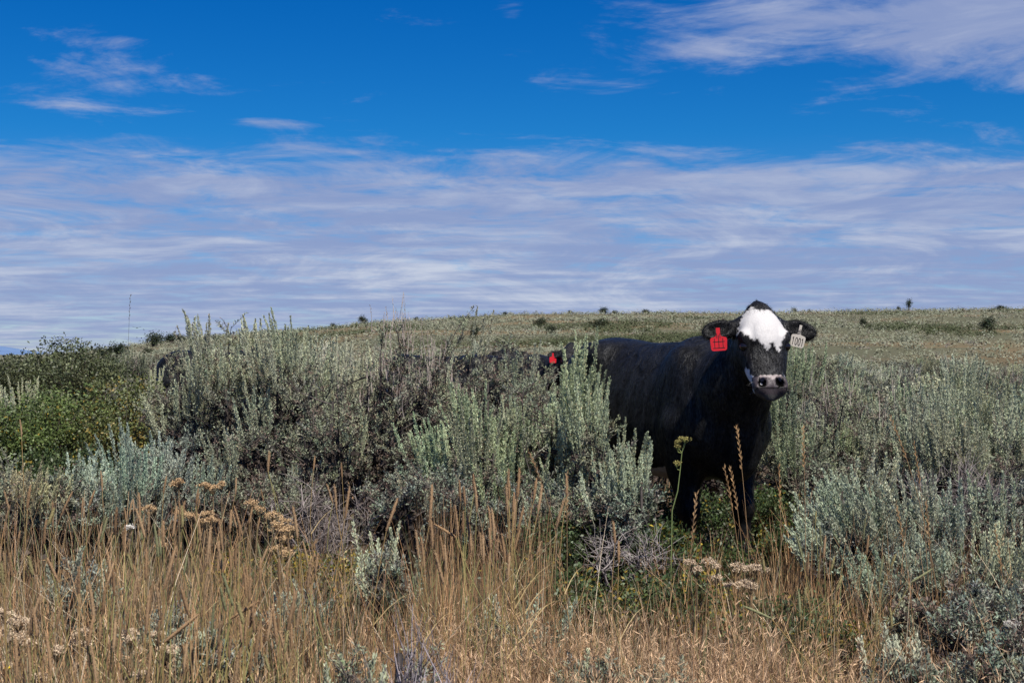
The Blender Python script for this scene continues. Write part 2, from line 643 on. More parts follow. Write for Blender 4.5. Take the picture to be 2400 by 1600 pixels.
def make_sage(seed, Rr, H, stalks=40, st_h=.35, lean=(0, 0), dens=1.0, dead=.18, tint=SAGE, stint=SPIRE, leaf=1.0, dead_top=0, tuft=1.0, limbs=None):
    """returns meshes (branches, foliage, flower_stalks) of one sagebrush in metres, base at origin"""
    rng = np.random.default_rng(seed)
    gb, gl = Geo(), Geo()
    size = max(Rr, .2)
    k1 = limbs or int(np.clip(6 + 7 * Rr, 5, 11))
    az = np.arange(k1) * 2.399 + rng.uniform(0, 6.28) + rng.normal(0, .3, k1)
    rr = Rr * np.sqrt((np.arange(k1) + .5) / k1) * rng.uniform(.75, 1.0, k1) * .78
    e1 = np.stack([np.cos(az) * rr + lean[0] * H * .5, np.sin(az) * rr + lean[1] * H * .5, H * (.80 - .42 * (rr / Rr) ** 2) * rng.uniform(.72, 1.0, k1)], -1)
    a1 = np.stack([np.cos(az) * .05 * size, np.sin(az) * .05 * size, np.full(k1, -.03)], -1)
    c1 = a1 * .5 + e1 * .5 + np.stack([np.cos(az) * .16 * Rr, np.sin(az) * .16 * Rr, -.12 * H * np.ones(k1)], -1) + rng.normal(0, .05 * size, (k1, 3))
    p1 = bez(a1, c1, e1, 6)
    p1[:, 1:-1] += rng.normal(0, .018 * size, (k1, 4, 3))
    r0 = .016 + .018 * size
    # second order
    n2 = int(round(7 * (1 if Rr > .3 else .8)))
    k = np.repeat(np.arange(k1), n2)
    a2 = along(p1, k, rng.uniform(.5, 1, len(k)))
    d2 = sph(rng, len(k))
    d2[:, 2] = np.abs(d2[:, 2]) * .75 + .28
    out = a2.copy()
    out[:, 2] = 0
    d2 = unit(d2 + unit(out) * .35 + np.array([lean[0], lean[1], 0]))
    L2 = rng.uniform(.32, .62, len(k)) * (Rr * .75 + .1 * H)
    e2 = a2 + d2 * L2[:, None]
    # dome limit
    rad = np.hypot(e2[:, 0] - lean[0] * H * .5, e2[:, 1] - lean[1] * H * .5)
    top = H * (1.0 - .42 * np.clip(rad / Rr, 0, 1.3) ** 2) * rng.uniform(.88, 1.04, len(k))
    e2[:, 2] = np.clip(e2[:, 2], .12 * H, top)
    c2 = (a2 + e2) / 2 + unit(out) * (L2 * .12)[:, None] + rng.normal(0, .02, (len(k), 3))
    p2 = bez(a2, c2, e2, 4)
    sf = np.array([1., 1., max(.6, (H - .05) / np.percentile(e2[:, 2], 94))])
    rfac = (Rr - .05) / max(.05, np.percentile(np.hypot(e2[:, 0] - lean[0] * H * .5, e2[:, 1] - lean[1] * H * .5), 90))
    sf[:2] = np.clip(rfac, .7, 1.6)
    p1, p2, e2, a2 = p1 * sf, p2 * sf, e2 * sf, a2 * sf
    tubes(gb, p1, np.linspace(1, .34, 6)[None] * r0 * rng.uniform(.7, 1.2, (k1, 1)), BARK * rng.uniform(.6, 1.1, (k1, 1)), 5)
    tubes(gb, p2, np.linspace(1, .4, 4)[None] * rng.uniform(.0035, .0065, (len(k), 1)), BARK * rng.uniform(.6, 1.3, (len(k), 1)), 4)
    # third order twigs
    n3 = max(3, int(round(8 * dens)))
    q = np.repeat(np.arange(len(k)), n3)
    t3 = rng.uniform(.45, 1, len(q)) ** .8
    a3 = along(p2, q, t3)
    d3 = sph(rng, len(q))
    d3[:, 2] = np.abs(d3[:, 2]) * .8 + .25
    d3 = unit(d3 + d2[q] * .35 + np.array([lean[0], lean[1], 0]) * .8)
    L3 = rng.uniform(.07, .15, len(q)) * (.6 + .8 * min(size, .6))
    e3 = a3 + d3 * L3[:, None]
    p3 = bez(a3, (a3 + e3) / 2 + rng.normal(0, .008, e3.shape), e3, 3)
    tubes(gb, p3, np.array([1, .8, .5])[None] * rng.uniform(.0014, .0024, (len(q), 1)), BARK * rng.uniform(.7, 1.6, (len(q), 1)), 3)
    # foliage: wedge leaves up every twig
    relh = np.clip(e3[:, 2] / H, 0, 1)
    deadtw = rng.random(len(q)) < dead + .30 * (relh < .50)
    bare = rng.random(len(q)) < .05 + .62 * (relh < .42)
    nl = np.where(bare, 0, rng.integers(21, 33, len(q))).astype(int)
    nl = np.where(deadtw, (nl * .55).astype(int), nl)
    w = np.repeat(np.arange(len(q)), nl)
    t = rng.uniform(.22, 1.0, len(w))
    P = along(p3, w, t) + rng.normal(0, .004, (len(w), 3))
    D = d3[w] * .55 + sph(rng, len(w)) * .85 + np.array([0, 0, .25])
    tw_c = tint * rng.uniform(.72, 1.22, (len(q), 1)) + rng.normal(0, .012, (len(q), 3))
    tw_c = np.where(deadtw[:, None], DEADC * rng.uniform(.6, 1.35, (len(q), 1)), tw_c)
    C = np.clip(tw_c[w] * rng.uniform(.78, 1.22, (len(w), 1)), .01, 1)
    leaves(gl, P, D, rng.uniform(.013, .026, len(w)) * leaf, rng.uniform(.0045, .0082, len(w)) * leaf, C, rng, .68, .06)
    ni = int(420 + 900 * Rr)  # dark inner flakes, added to block light and darken the hollows
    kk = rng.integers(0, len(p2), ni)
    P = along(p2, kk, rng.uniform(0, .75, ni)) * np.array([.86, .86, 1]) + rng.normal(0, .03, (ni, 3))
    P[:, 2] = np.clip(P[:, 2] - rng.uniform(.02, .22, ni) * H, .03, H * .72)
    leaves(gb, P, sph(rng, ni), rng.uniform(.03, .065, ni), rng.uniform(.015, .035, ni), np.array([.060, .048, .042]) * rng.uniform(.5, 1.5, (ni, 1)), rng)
    # flowering spires: tufts of near-parallel plumes
    spires = []
    if stalks > 0:
        hi = np.argsort(-(e2[:, 2] + rng.normal(0, .10 * H, len(e2))))[:max(3, int(len(e2) * .6))]
        ncl = max(2, int(stalks / 15 * tuft))
        cl = rng.choice(hi, ncl, replace=ncl > len(hi))
        for ci in range(ncl):
            m = int(round(stalks / ncl))
            c = e2[cl[ci]]
            od = np.array([c[0], c[1], 0.])
            od = od / max(Rr, .1) * .22
            tl = st_h * rng.uniform(.62, 1.0)
            tcol = (stint * .70 + .30 * stint.mean()) * 1.62 * rng.uniform(.82, 1.14) + rng.normal(0, .010, 3)
            for _ in range(m):
                off = rng.normal(0, 1, 3) * np.array([.052, .052, .025])
                hh = tl * rng.uniform(.6, 1.05)
                dv = np.array([lean[0], lean[1], 1.]) + od + off * np.array([1.6, 1.6, 0]) + rng.normal(0, .05, 3)
                spires.append((c + off - np.array([0, 0, .05]), dv, hh + .05, np.clip(tcol * rng.uniform(.85, 1.15), .02, 1)))
    if dead_top > 0:
        hi = np.argsort(-e2[:, 2])[:max(4, len(e2) // 2)]
        wh = rng.choice(hi, dead_top)
        st = e2[wh] + rng.normal(0, .03, (dead_top, 3))
        hs = rng.uniform(.08, .22, dead_top)
        ed = st + np.stack([rng.normal(0, .10, dead_top), rng.normal(0, .10, dead_top), np.ones(dead_top)], -1) * hs[:, None]
        ps = bez(st, (st + ed) / 2 + rng.normal(0, .014, ed.shape), ed, 4)
        tubes(gb, ps, np.array([1, .8, .6, .3])[None] * rng.uniform(.0018, .0032, (dead_top, 1)), np.array([.40, .34, .30]) * rng.uniform(.6, 1.2, (dead_top, 1)), 3)
        w = np.repeat(np.arange(dead_top), 9)
        t = rng.uniform(.45, 1, len(w))
        leaves(gb, along(ps, w, t), unit(ed - st)[w] + sph(rng, len(w)) * .5, .014, .0035, np.array([.38, .30, .24]) * rng.uniform(.6, 1.1, (len(w), 1)), rng)
    return gb.mesh('branches'), gl.mesh('foliage'), spires


def put_sage(label, px, d, seed, group=None, rz=0.0, **kw):
    o = thing('sagebrush', label, 'sagebrush', ground(px, d), rz, group)
    a, l, s = make_sage(seed, **kw)
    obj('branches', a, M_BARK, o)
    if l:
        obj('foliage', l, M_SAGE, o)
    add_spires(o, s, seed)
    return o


def make_dead(seed, Rr, H, col=(.17, .145, .14), n1=9, n2=9, n3=10, upright=.5, rad=1.0):
    """leafless grey twig bush"""
    rng = np.random.default_rng(seed)
    g = Geo()
    col = np.array(col)
    az = rng.uniform(0, 6.28, n1)
    rr = Rr * np.sqrt(rng.random(n1)) * .8
    a1 = np.stack([np.cos(az) * .04, np.sin(az) * .04, -.03 + 0 * az], -1)
    e1 = np.stack([np.cos(az) * rr, np.sin(az) * rr, H * rng.uniform(.5, .85, n1)], -1)
    p1 = bez(a1, (a1 + e1) / 2 + rng.normal(0, .05, (n1, 3)), e1, 5)
    tubes(g, p1, np.linspace(1, .4, 5)[None] * rng.uniform(.006, .012, (n1, 1)) * rad, col * rng.uniform(.6, 1.1, (n1, 1)), 5)
    k = np.repeat(np.arange(n1), n2)
    a2 = along(p1, k, rng.uniform(.3, 1, len(k)))
    d2 = sph(rng, len(k))
    d2[:, 2] = np.abs(d2[:, 2]) + upright
    d2 = unit(d2)
    e2 = a2 + d2 * (rng.uniform(.35, .7, len(k)) * max(Rr, .25) * .7)[:, None]
    e2[:, 2] = np.clip(e2[:, 2], .03, H)
    p2 = bez(a2, (a2 + e2) / 2 + rng.normal(0, .03, a2.shape), e2, 4)
    tubes(g, p2, np.array([1, .8, .6, .35])[None] * rng.uniform(.0022, .004, (len(k), 1)) * rad, col * rng.uniform(.6, 1.4, (len(k), 1)), 4)
    q = np.repeat(np.arange(len(k)), n3)
    a3 = along(p2, q, rng.uniform(.2, 1, len(q)))
    d3 = unit(sph(rng, len(q)) + d2[q] * .6 + np.array([0, 0, upright * .8]))
    e3 = a3 + d3 * rng.uniform(.05, .16, len(q))[:, None]
    p3 = bez(a3, (a3 + e3) / 2 + rng.normal(0, .012, a3.shape), e3, 3)
    tubes(g, p3, np.array([1, .7, .4])[None] * rng.uniform(.0011, .002, (len(q), 1)) * rad, col * rng.uniform(.6, 1.7, (len(q), 1)), 3)
    return g.mesh('branches')


def make_leafy(seed, Rr, H, n, leaf=.03, green=(.055, .085, .022), yellow=0.0, ycol=(.30, .22, .03), stems=14, wide=.55, var=.35, lumps=9):
    """leafy shrub: stems and oval leaves gathered in uneven clumps"""
    rng = np.random.default_rng(seed)
    gb, gl = Geo(), Geo()
    az = rng.uniform(0, 6.28, lumps)
    rr = Rr * np.sqrt(rng.random(lumps)) * .75
    c = np.stack([np.cos(az) * rr, np.sin(az) * rr, H * rng.uniform(.35, .82, lumps) * (1 - .25 * (rr / Rr) ** 2)], -1)
    lr = rng.uniform(.25, .45, lumps) * min(Rr, H)
    k = rng.choice(lumps, n, p=lr ** 2 / np.sum(lr ** 2))
    tw = max(12, n // 9)
    tk = rng.choice(lumps, tw, p=lr ** 2 / np.sum(lr ** 2))
    td = sph(rng, tw)
    td[:, 2] = td[:, 2] * .8 + .2
    tc = c[tk] + td * (lr[tk] * rng.uniform(.35, 1.12, tw) ** .6)[:, None]
    tc[:, 2] = np.clip(tc[:, 2], .05, H * 1.05)
    a = np.stack([tc[:, 0] * .12, tc[:, 1] * .12, np.full(tw, -.02)], -1)
    sel = rng.choice(tw, min(tw, stems * 5), replace=False)
    pb = bez(a[sel], np.stack([tc[sel, 0] * .4, tc[sel, 1] * .4, tc[sel, 2] * .6], -1) + rng.normal(0, .04 * Rr, (len(sel), 3)), tc[sel], 5)
    tubes(gb, pb, np.linspace(1, .25, 5)[None] * rng.uniform(.004, .010, (len(sel), 1)) * (.4 + H), np.array([.10, .08, .065]) * rng.uniform(.6, 1.5, (len(sel), 1)), 4)
    w = rng.integers(0, tw, n)
    P = tc[w] + rng.normal(0, leaf * 1.25, (n, 3))
    D = sph(rng, n) + td[w] * .6 + np.array([0, 0, .15])
    cc = np.array(green) * rng.uniform(1 - var, 1 + var, (tw, 1)) + rng.normal(0, .004, (tw, 3))
    if yellow > 0:
        ymask = rng.random(tw) < yellow * 1.6 * (patch(tc[:, 0] * 8, tc[:, 1] * 8 + tc[:, 2] * 9, 1.0, seed) > -.2)
        cc[ymask] = np.array(ycol) * rng.uniform(.5, 1.1, (ymask.sum(), 1))
    C = np.clip(cc[w] * rng.uniform(.7, 1.3, (n, 1)), .008, 1)
    leaves(gl, P, D, leaf * rng.uniform(.7, 1.3, n), leaf * wide * rng.uniform(.8, 1.2, n), C, rng, .5, .1)
    return gb.mesh('branches'), gl.mesh('foliage')


def put_leafy(name, cat, label, px, d, seed, group=None, **kw):
    o = thing(name, label, cat, ground(px, d), 0, group)
    a, l = make_leafy(seed, **kw)
    obj('branches', a, M_BARK, o)
    obj('foliage', l, M_GREEN, o)
    return o


def build_bushes():
    # the big thicket left of the cow
    put_sage('tall sagebrush with the highest pale green spires, hiding a black cow', 575, 9.5, 1, Rr=.60, H=1.18, stalks=150, st_h=.30, tuft=1.7, dens=1.1)
    put_sage('sagebrush with leaning green spires beside the tallest spired bush', 705, 9.1, 2, Rr=.52, H=1.12, stalks=140, st_h=.36, tuft=1.5, lean=(-.08, 0), dens=1.1)
    put_sage('greyer sagebrush at the thicket edge beside a black cow rump', 462, 9.7, 3, Rr=.42, H=1.10, stalks=40, st_h=.30)
    put_sage('sagebrush with bare grey dead twigs standing out of its top', 905, 8.9, 4, Rr=.52, H=1.18, stalks=10, st_h=.3, dead=.34, dead_top=150, dens=1.1)
    put_sage('sagebrush with a few thin separate spires against the sky', 1040, 9.6, 5, Rr=.40, H=1.20, stalks=9, st_h=.36, tuft=2.5, dead=.25)
    put_sage('sagebrush carrying a pair of tall spires in front of the red-tagged cow', 1180, 9.9, 6, Rr=.36, H=1.19, stalks=9, st_h=.36, tuft=2.0)
    put_sage('dark leafy sagebrush between the dead-topped and the tallest bush', 800, 8.6, 7, Rr=.45, H=.84, stalks=18, st_h=.3, dead=.3)
    put_sage('broad sagebrush with dense even rows of green spires left of the cow', 1190, 8.15, 8, Rr=.48, H=.74, stalks=230, st_h=.40, stint=np.array([0.277, 0.330, 0.168]), dens=1.05)
    put_sage('sagebrush with high pointed spires overlapping the cow rump', 1318, 8.25, 9, Rr=.36, H=.90, stalks=120, st_h=.42, stint=np.array([0.277, 0.330, 0.168]))
    put_sage('grey sagebrush right in front of the red-tagged cow', 1275, 12.2, 11, Rr=.48, H=1.10, stalks=36, st_h=.16)
    put_sage('slim sagebrush with pale spires standing against the black cow flank', 1402, 7.4, 10, Rr=.22, H=.78, stalks=55, st_h=.36, stint=np.array([0.277, 0.330, 0.173]))
    put_sage('small sagebrush with bright spires in front of the cow belly', 1482, 7.0, 12, Rr=.17, H=.52, stalks=44, st_h=.28, stint=np.array([0.266, 0.319, 0.189]), tint=BLUE)
    put_sage('low dark sagebrush at the foot of the spired thicket', 1010, 7.7, 13, Rr=.42, H=.56, stalks=7, st_h=.26, dead=.3, tint=BLUE)
    put_sage('low sagebrush full of brown dead leaves under the thicket', 660, 8.2, 14, Rr=.36, H=.46, stalks=7, st_h=.28, dead=.45)
    put_sage('low leafy sagebrush below the dense rows of spires', 1240, 7.6, 16, Rr=.4, H=.52, stalks=8, st_h=.25, dead=.28, tint=BLUE)
    put_sage('twiggy sagebrush at the cow side of the spired thicket', 1370, 7.25, 17, Rr=.3, H=.5, stalks=6, st_h=.22, dead=.4)
    put_sage('brown and grey sagebrush in the middle of the thicket', 640, 8.75, 18, Rr=.5, H=.74, stalks=20, st_h=.3, dead=.42)
    put_sage('sagebrush with dead leaves behind the dense green spires', 1110, 8.9, 19, Rr=.42, H=1.06, stalks=14, st_h=.25, dead=.34)
    # left, below the green shrubs
    put_sage('blue-grey sagebrush with upright spires beside the yellow-leaved shrub', 405, 8.4, 21, Rr=.36, H=.62, stalks=60, st_h=.34, tint=BLUE, stint=np.array([0.254, 0.314, 0.209]))
    put_sage('blue-grey sagebrush at the edge of the tan grass', 285, 7.9, 22, Rr=.36, H=.50, stalks=66, st_h=.30, tint=BLUE, stint=np.array([0.254, 0.314, 0.209]))
    put_sage('pale spired sagebrush below the dark green shrub', 160, 7.7, 23, Rr=.28, H=.52, stalks=28, st_h=.34, tint=BLUE, stint=np.array([0.254, 0.314, 0.209]))
    put_sage('yellowish sagebrush at the far end of the tan grass', 30, 7.6, 24, Rr=.34, H=.56, stalks=60, st_h=.22, stint=np.array([0.342, 0.319, 0.143]))
    put_sage('light green sagebrush row in front of the dark shrubs, end bush', 60, 14.2, 25, Rr=.62, H=.62, stalks=80, st_h=.34, leaf=1.25, stint=np.array([0.354, 0.374, 0.194]))
    put_sage('light green sagebrush row in front of the dark shrubs, middle bush', 215, 14.6, 26, Rr=.6, H=.60, stalks=85, st_h=.36, leaf=1.25, lean=(.10, 0), stint=np.array([0.342, 0.374, 0.204]))
    put_sage('light green sagebrush between the dark shrubs and the half-hidden cow', 318, 13.4, 27, Rr=.42, H=.74, stalks=60, st_h=.40, leaf=1.25, stint=np.array([0.354, 0.374, 0.194]))
    # right of the cow
    put_sage('tall dark sagebrush rising beside the white ear tag', 1890, 11.6, 31, Rr=.46, H=1.02, stalks=75, st_h=.46, stint=np.array([0.201, 0.248, 0.122]))
    put_sage('spired sagebrush right against the cow chest', 1900, 9.3, 32, Rr=.46, H=.74, stalks=140, st_h=.40, stint=np.array([0.260, 0.297, 0.148]))
    put_sage('greyish half-dead sagebrush behind the spired bush at the cow chest', 2000, 10.4, 33, Rr=.46, H=.9, stalks=30, st_h=.28, dead=.4, dead_top=60)
    put_sage('sagebrush with tall loose spires reaching toward the hillside', 2135, 10.6, 34, Rr=.5, H=.84, stalks=110, st_h=.44, stint=np.array([0.236, 0.286, 0.153]))
    put_sage('full sagebrush with pale spires beside the loose-spired one', 2270, 9.6, 35, Rr=.52, H=.78, stalks=140, st_h=.42)
    put_sage('sagebrush with thick pale spires at the edge of the thicket', 2400, 8.8, 36, Rr=.5, H=.72, stalks=150, st_h=.42)
    put_sage('dark-hearted sagebrush behind the dead grey bush', 2135, 8.5, 37, Rr=.44, H=.64, stalks=32, st_h=.32, dead=.3)
    put_sage('low dark sagebrush beside the cow front leg', 1965, 8.0, 38, Rr=.38, H=.56, stalks=16, st_h=.25, dead=.32)
    put_sage('spired sagebrush over the dead grey bush', 2300, 8.1, 39, Rr=.42, H=.64, stalks=95, st_h=.36)
    put_sage('leaning sagebrush with silvery spires in the tan grass', 2110, 6.5, 41, Rr=.38, H=.42, stalks=130, st_h=.33, lean=(-.26, 0), tint=BLUE, stint=np.array([0.256, 0.300, 0.188]))
    put_sage('small leaning sagebrush beside the silvery-spired one', 1965, 7.1, 42, Rr=.24, H=.44, stalks=48, st_h=.28, lean=(-.22, 0), tint=BLUE, stint=np.array([0.256, 0.300, 0.188]))
    put_sage('low silvery sagebrush below the dead grey bush', 2195, 5.9, 43, Rr=.28, H=.34, stalks=60, st_h=.24, lean=(-.12, 0), tint=BLUE, stint=np.array([0.256, 0.300, 0.188]))
    put_sage('leafy sagebrush beside the dead grey bush', 2400, 6.7, 45, Rr=.34, H=.56, stalks=22, st_h=.30, tint=BLUE)
    put_sage('low leafy sagebrush under the white yarrow', 2330, 5.0, 46, Rr=.30, H=.36, stalks=8, st_h=.18, tint=BLUE, dead=.3)
    put_sage('twiggy low sagebrush in shade with brown leaves', 2190, 5.15, 47, Rr=.22, H=.27, stalks=4, st_h=.15, dead=.5)
    # little ones standing in the grass
    put_sage('tiny blue-grey sage rosette without spires in the tan grass', 400, 4.9, 51, Rr=.18, H=.28, stalks=2, st_h=.16, tint=BLUE, dead=.04, limbs=6)
    put_sage('young sagebrush with few spires beside the timothy clump', 915, 6.1, 52, Rr=.16, H=.34, stalks=12, st_h=.32, tint=BLUE, limbs=5)
    put_sage('young sagebrush with thin spires in the short dry grass', 1200, 4.9, 53, Rr=.16, H=.22, stalks=12, st_h=.24, tint=BLUE, limbs=5, stint=np.array([0.256, 0.300, 0.188]))
    put_sage('young sagebrush with blurred leaves below the grey twigs', 930, 3.35, 54, Rr=.13, H=.42, stalks=9, st_h=.2, limbs=5, leaf=.62, stint=np.array([0.307, 0.341, 0.194]))
    put_sage('small pale sage shoot beside the blurred young sagebrush', 825, 3.5, 55, Rr=.08, H=.36, stalks=7, st_h=.2, limbs=4, leaf=.62, stint=np.array([0.307, 0.341, 0.194]))
    put_sage('young blue-grey sage clump in the dry grass below the cow', 1395, 4.3, 56, Rr=.15, H=.24, stalks=6, st_h=.18, tint=BLUE, limbs=5)
    put_sage('young sage shoots in the tan grass below the yarrow cluster', 700, 5.3, 57, Rr=.14, H=.28, stalks=8, st_h=.22, tint=BLUE, limbs=5)
    put_sage('young sage shoots deep in the tan grass before the leafy shrubs', 215, 5.6, 58, Rr=.16, H=.34, stalks=8, st_h=.24, tint=BLUE, limbs=5)
    put_sage('young sage shoots beside the tiny blue-grey rosette', 520, 4.6, 59, Rr=.13, H=.26, stalks=6, st_h=.2, tint=BLUE, limbs=5)
    put_sage('low sagebrush among rust stalks below the silvery leaning one', 2170, 4.45, 101, Rr=.20, H=.22, stalks=24, st_h=.18, lean=(-.15, 0), tint=BLUE)
    put_sage('small sagebrush in shade beside the low silvery one', 2320, 5.8, 102, Rr=.24, H=.32, stalks=34, st_h=.24, tint=BLUE, dead=.3)
    put_sage('small leafy sagebrush in the corner by the white yarrow', 2400, 4.3, 103, Rr=.24, H=.32, stalks=8, st_h=.15, tint=BLUE, dead=.25)
    put_sage('tiny sage shoots in the golden cheatgrass', 1560, 4.2, 104, Rr=.12, H=.20, stalks=6, st_h=.16, tint=BLUE, limbs=5)
    # leafless ones
    o = thing('dead_sagebrush', 'dead leafless grey twig bush among the sagebrush', 'dead bush', ground(2275, 7.2))
    obj('branches', make_dead(61, .44, .66, n1=11, n2=11, n3=12), M_BARK, o)
    o = thing('dead_sagebrush', 'thin blurred grey twigs standing close in the dry grass', 'dead bush', ground(985, 3.15))
    obj('branches', make_dead(62, .17, .66, col=(.25, .22, .23), n1=9, n2=5, n3=4, upright=2.2, rad=.8), M_BARK, o)
    o = thing('dead_sagebrush', 'bare crooked twigs in shadow under the thicket', 'dead bush', ground(770, 7.6))
    obj('branches', make_dead(63, .42, .50, col=(.20, .17, .16), n1=9, n2=8, n3=7, upright=.2), M_BARK, o)
    o = thing('dead_sagebrush', 'bare grey stems at the foot of the small bright-spired bush', 'dead bush', ground(1455, 6.75))
    obj('branches', make_dead(64, .28, .30, col=(.25, .22, .21), n1=8, n2=6, n3=5, upright=.3), M_BARK, o)
    # green shrubs
    G1 = 'leafy shrubs'
    put_leafy('leafy_shrub', 'shrub', 'low green leafy shrub beside the yellow-leaved one', 100, 11.0, 71, Rr=.55, H=.92, n=9000, leaf=.028, green=(.110, .150, .045), yellow=.03, lumps=14)
    put_leafy('leafy_shrub', 'shrub', 'leafy shrub turning yellow and orange between sagebrush', 265, 11.3, 72, Rr=.52, H=1.02, n=9000, leaf=.028, green=(.112, .130, .042), yellow=.20, lumps=14, ycol=(.26, .19, .04))
    put_leafy('leafy_shrub', 'shrub', 'darker green leafy shrub at the end of the low shrubs', -30, 10.6, 73, Rr=.5, H=.86, n=7000, leaf=.028, green=(.085, .120, .038), yellow=.03, lumps=13)
    put_leafy('leafy_shrub', 'shrub', 'dull green leafy shrub behind the blue-grey sagebrush', 190, 10.2, 74, Rr=.40, H=.62, n=5000, leaf=.028, green=(.070, .100, .040), yellow=.05)
    DG = dict(leaf=.055, green=(.085, .098, .045), var=.55, stems=30)
    put_leafy('dark_shrub', 'shrub', 'big dark green shrub with the highest crown against the sky', 128, 25, 75, Rr=1.15, H=1.30, n=9000, lumps=18, **DG)
    put_leafy('dark_shrub', 'shrub', 'dark green shrub beside the highest dark crown, toward the hillside', 215, 24.2, 76, Rr=.95, H=1.08, n=8000, lumps=16, **DG)
    put_leafy('dark_shrub', 'shrub', 'dark green shrub below the far blue hills', 45, 24.5, 77, Rr=1.0, H=1.16, n=8000, lumps=16, **DG)
    put_leafy('dark_shrub', 'shrub', 'dark shrub at the very end of the dark shrub row', -40, 24, 78, Rr=.9, H=1.12, n=7000, lumps=15, **DG)
    WD = dict(leaf=.022, green=(.056, .084, .028), stems=16)
    put_leafy('green_weed', 'weed', 'shaded green weed under the slim spired sagebrush', 1355, 7.0, 81, Rr=.30, H=.36, n=4200, yellow=.05, **WD)
    put_leafy('green_weed', 'weed', 'bushy green weed hiding the cow lower leg', 1540, 6.85, 82, Rr=.24, H=.40, n=4200, yellow=.06, **WD)
    put_leafy('green_weed', 'weed', 'green weed behind the cow front legs', 1690, 8.35, 83, Rr=.30, H=.40, n=3200, yellow=.05, **WD)
    put_leafy('green_weed', 'weed', 'low green weed with yellow leaves in front of the cow', 1590, 5.9, 84, Rr=.26, H=.22, n=2600, yellow=.22, **WD)
    put_leafy('green_weed', 'weed', 'low green weed behind the timothy clump', 1270, 6.4, 85, Rr=.28, H=.22, n=2400, yellow=.05, **WD)
    put_leafy('green_weed', 'weed', 'yellowing weed at the foot of the thicket', 770, 6.8, 86, Rr=.30, H=.22, n=2200, yellow=.5, **WD)
    put_leafy('green_weed', 'weed', 'green weed beside the cow standing leg', 1850, 7.5, 87, Rr=.20, H=.26, n=2200, yellow=.08, **WD)
    put_leafy('green_weed', 'weed', 'broad green weed behind the cow standing leg', 1790, 8.9, 89, Rr=.34, H=.42, n=3600, yellow=.05, **WD)
    put_leafy('green_weed', 'weed', 'dark green weed under the cow belly', 1600, 8.6, 90, Rr=.36, H=.40, n=3600, yellow=.04, **WD)
    put_leafy('green_weed', 'weed', 'low green weed between the cow hooves', 1685, 7.3, 92, Rr=.20, H=.20, n=1800, yellow=.06, **WD)
    put_sage('sagebrush seen between the cow legs', 1700, 10.2, 91, Rr=.46, H=.66, stalks=14, st_h=.25, dead=.3)
    put_leafy('green_weed', 'weed', 'spreading green weed between timothy clump and bare grey stems', 1400, 5.9, 105, Rr=.30, H=.24, n=2600, yellow=.10, **WD)
    put_leafy('green_weed', 'weed', 'low green weed among rust stalks beside the yarrow', 1810, 5.6, 106, Rr=.26, H=.18, n=1800, yellow=.08, **WD)
    put_leafy('green_weed', 'weed', 'sparse green weed under the silvery leaning sagebrush', 1930, 5.2, 107, Rr=.24, H=.18, n=1400, yellow=.06, **WD)
    put_leafy('green_weed', 'weed', 'yellow-tipped weed under the brown-leaved sagebrush', 570, 6.9, 88, Rr=.28, H=.2, n=1800, yellow=.45, **WD)


build_bushes()


# ------------------------------------------------------------------ sagebrush field behind the cow
COW_SPOTS = [(1.0, 8.2, .95), (.45, 16.2, 1.3), (-3.1, 15.4, 1.4), (-.45, 17.5, 1.2)]


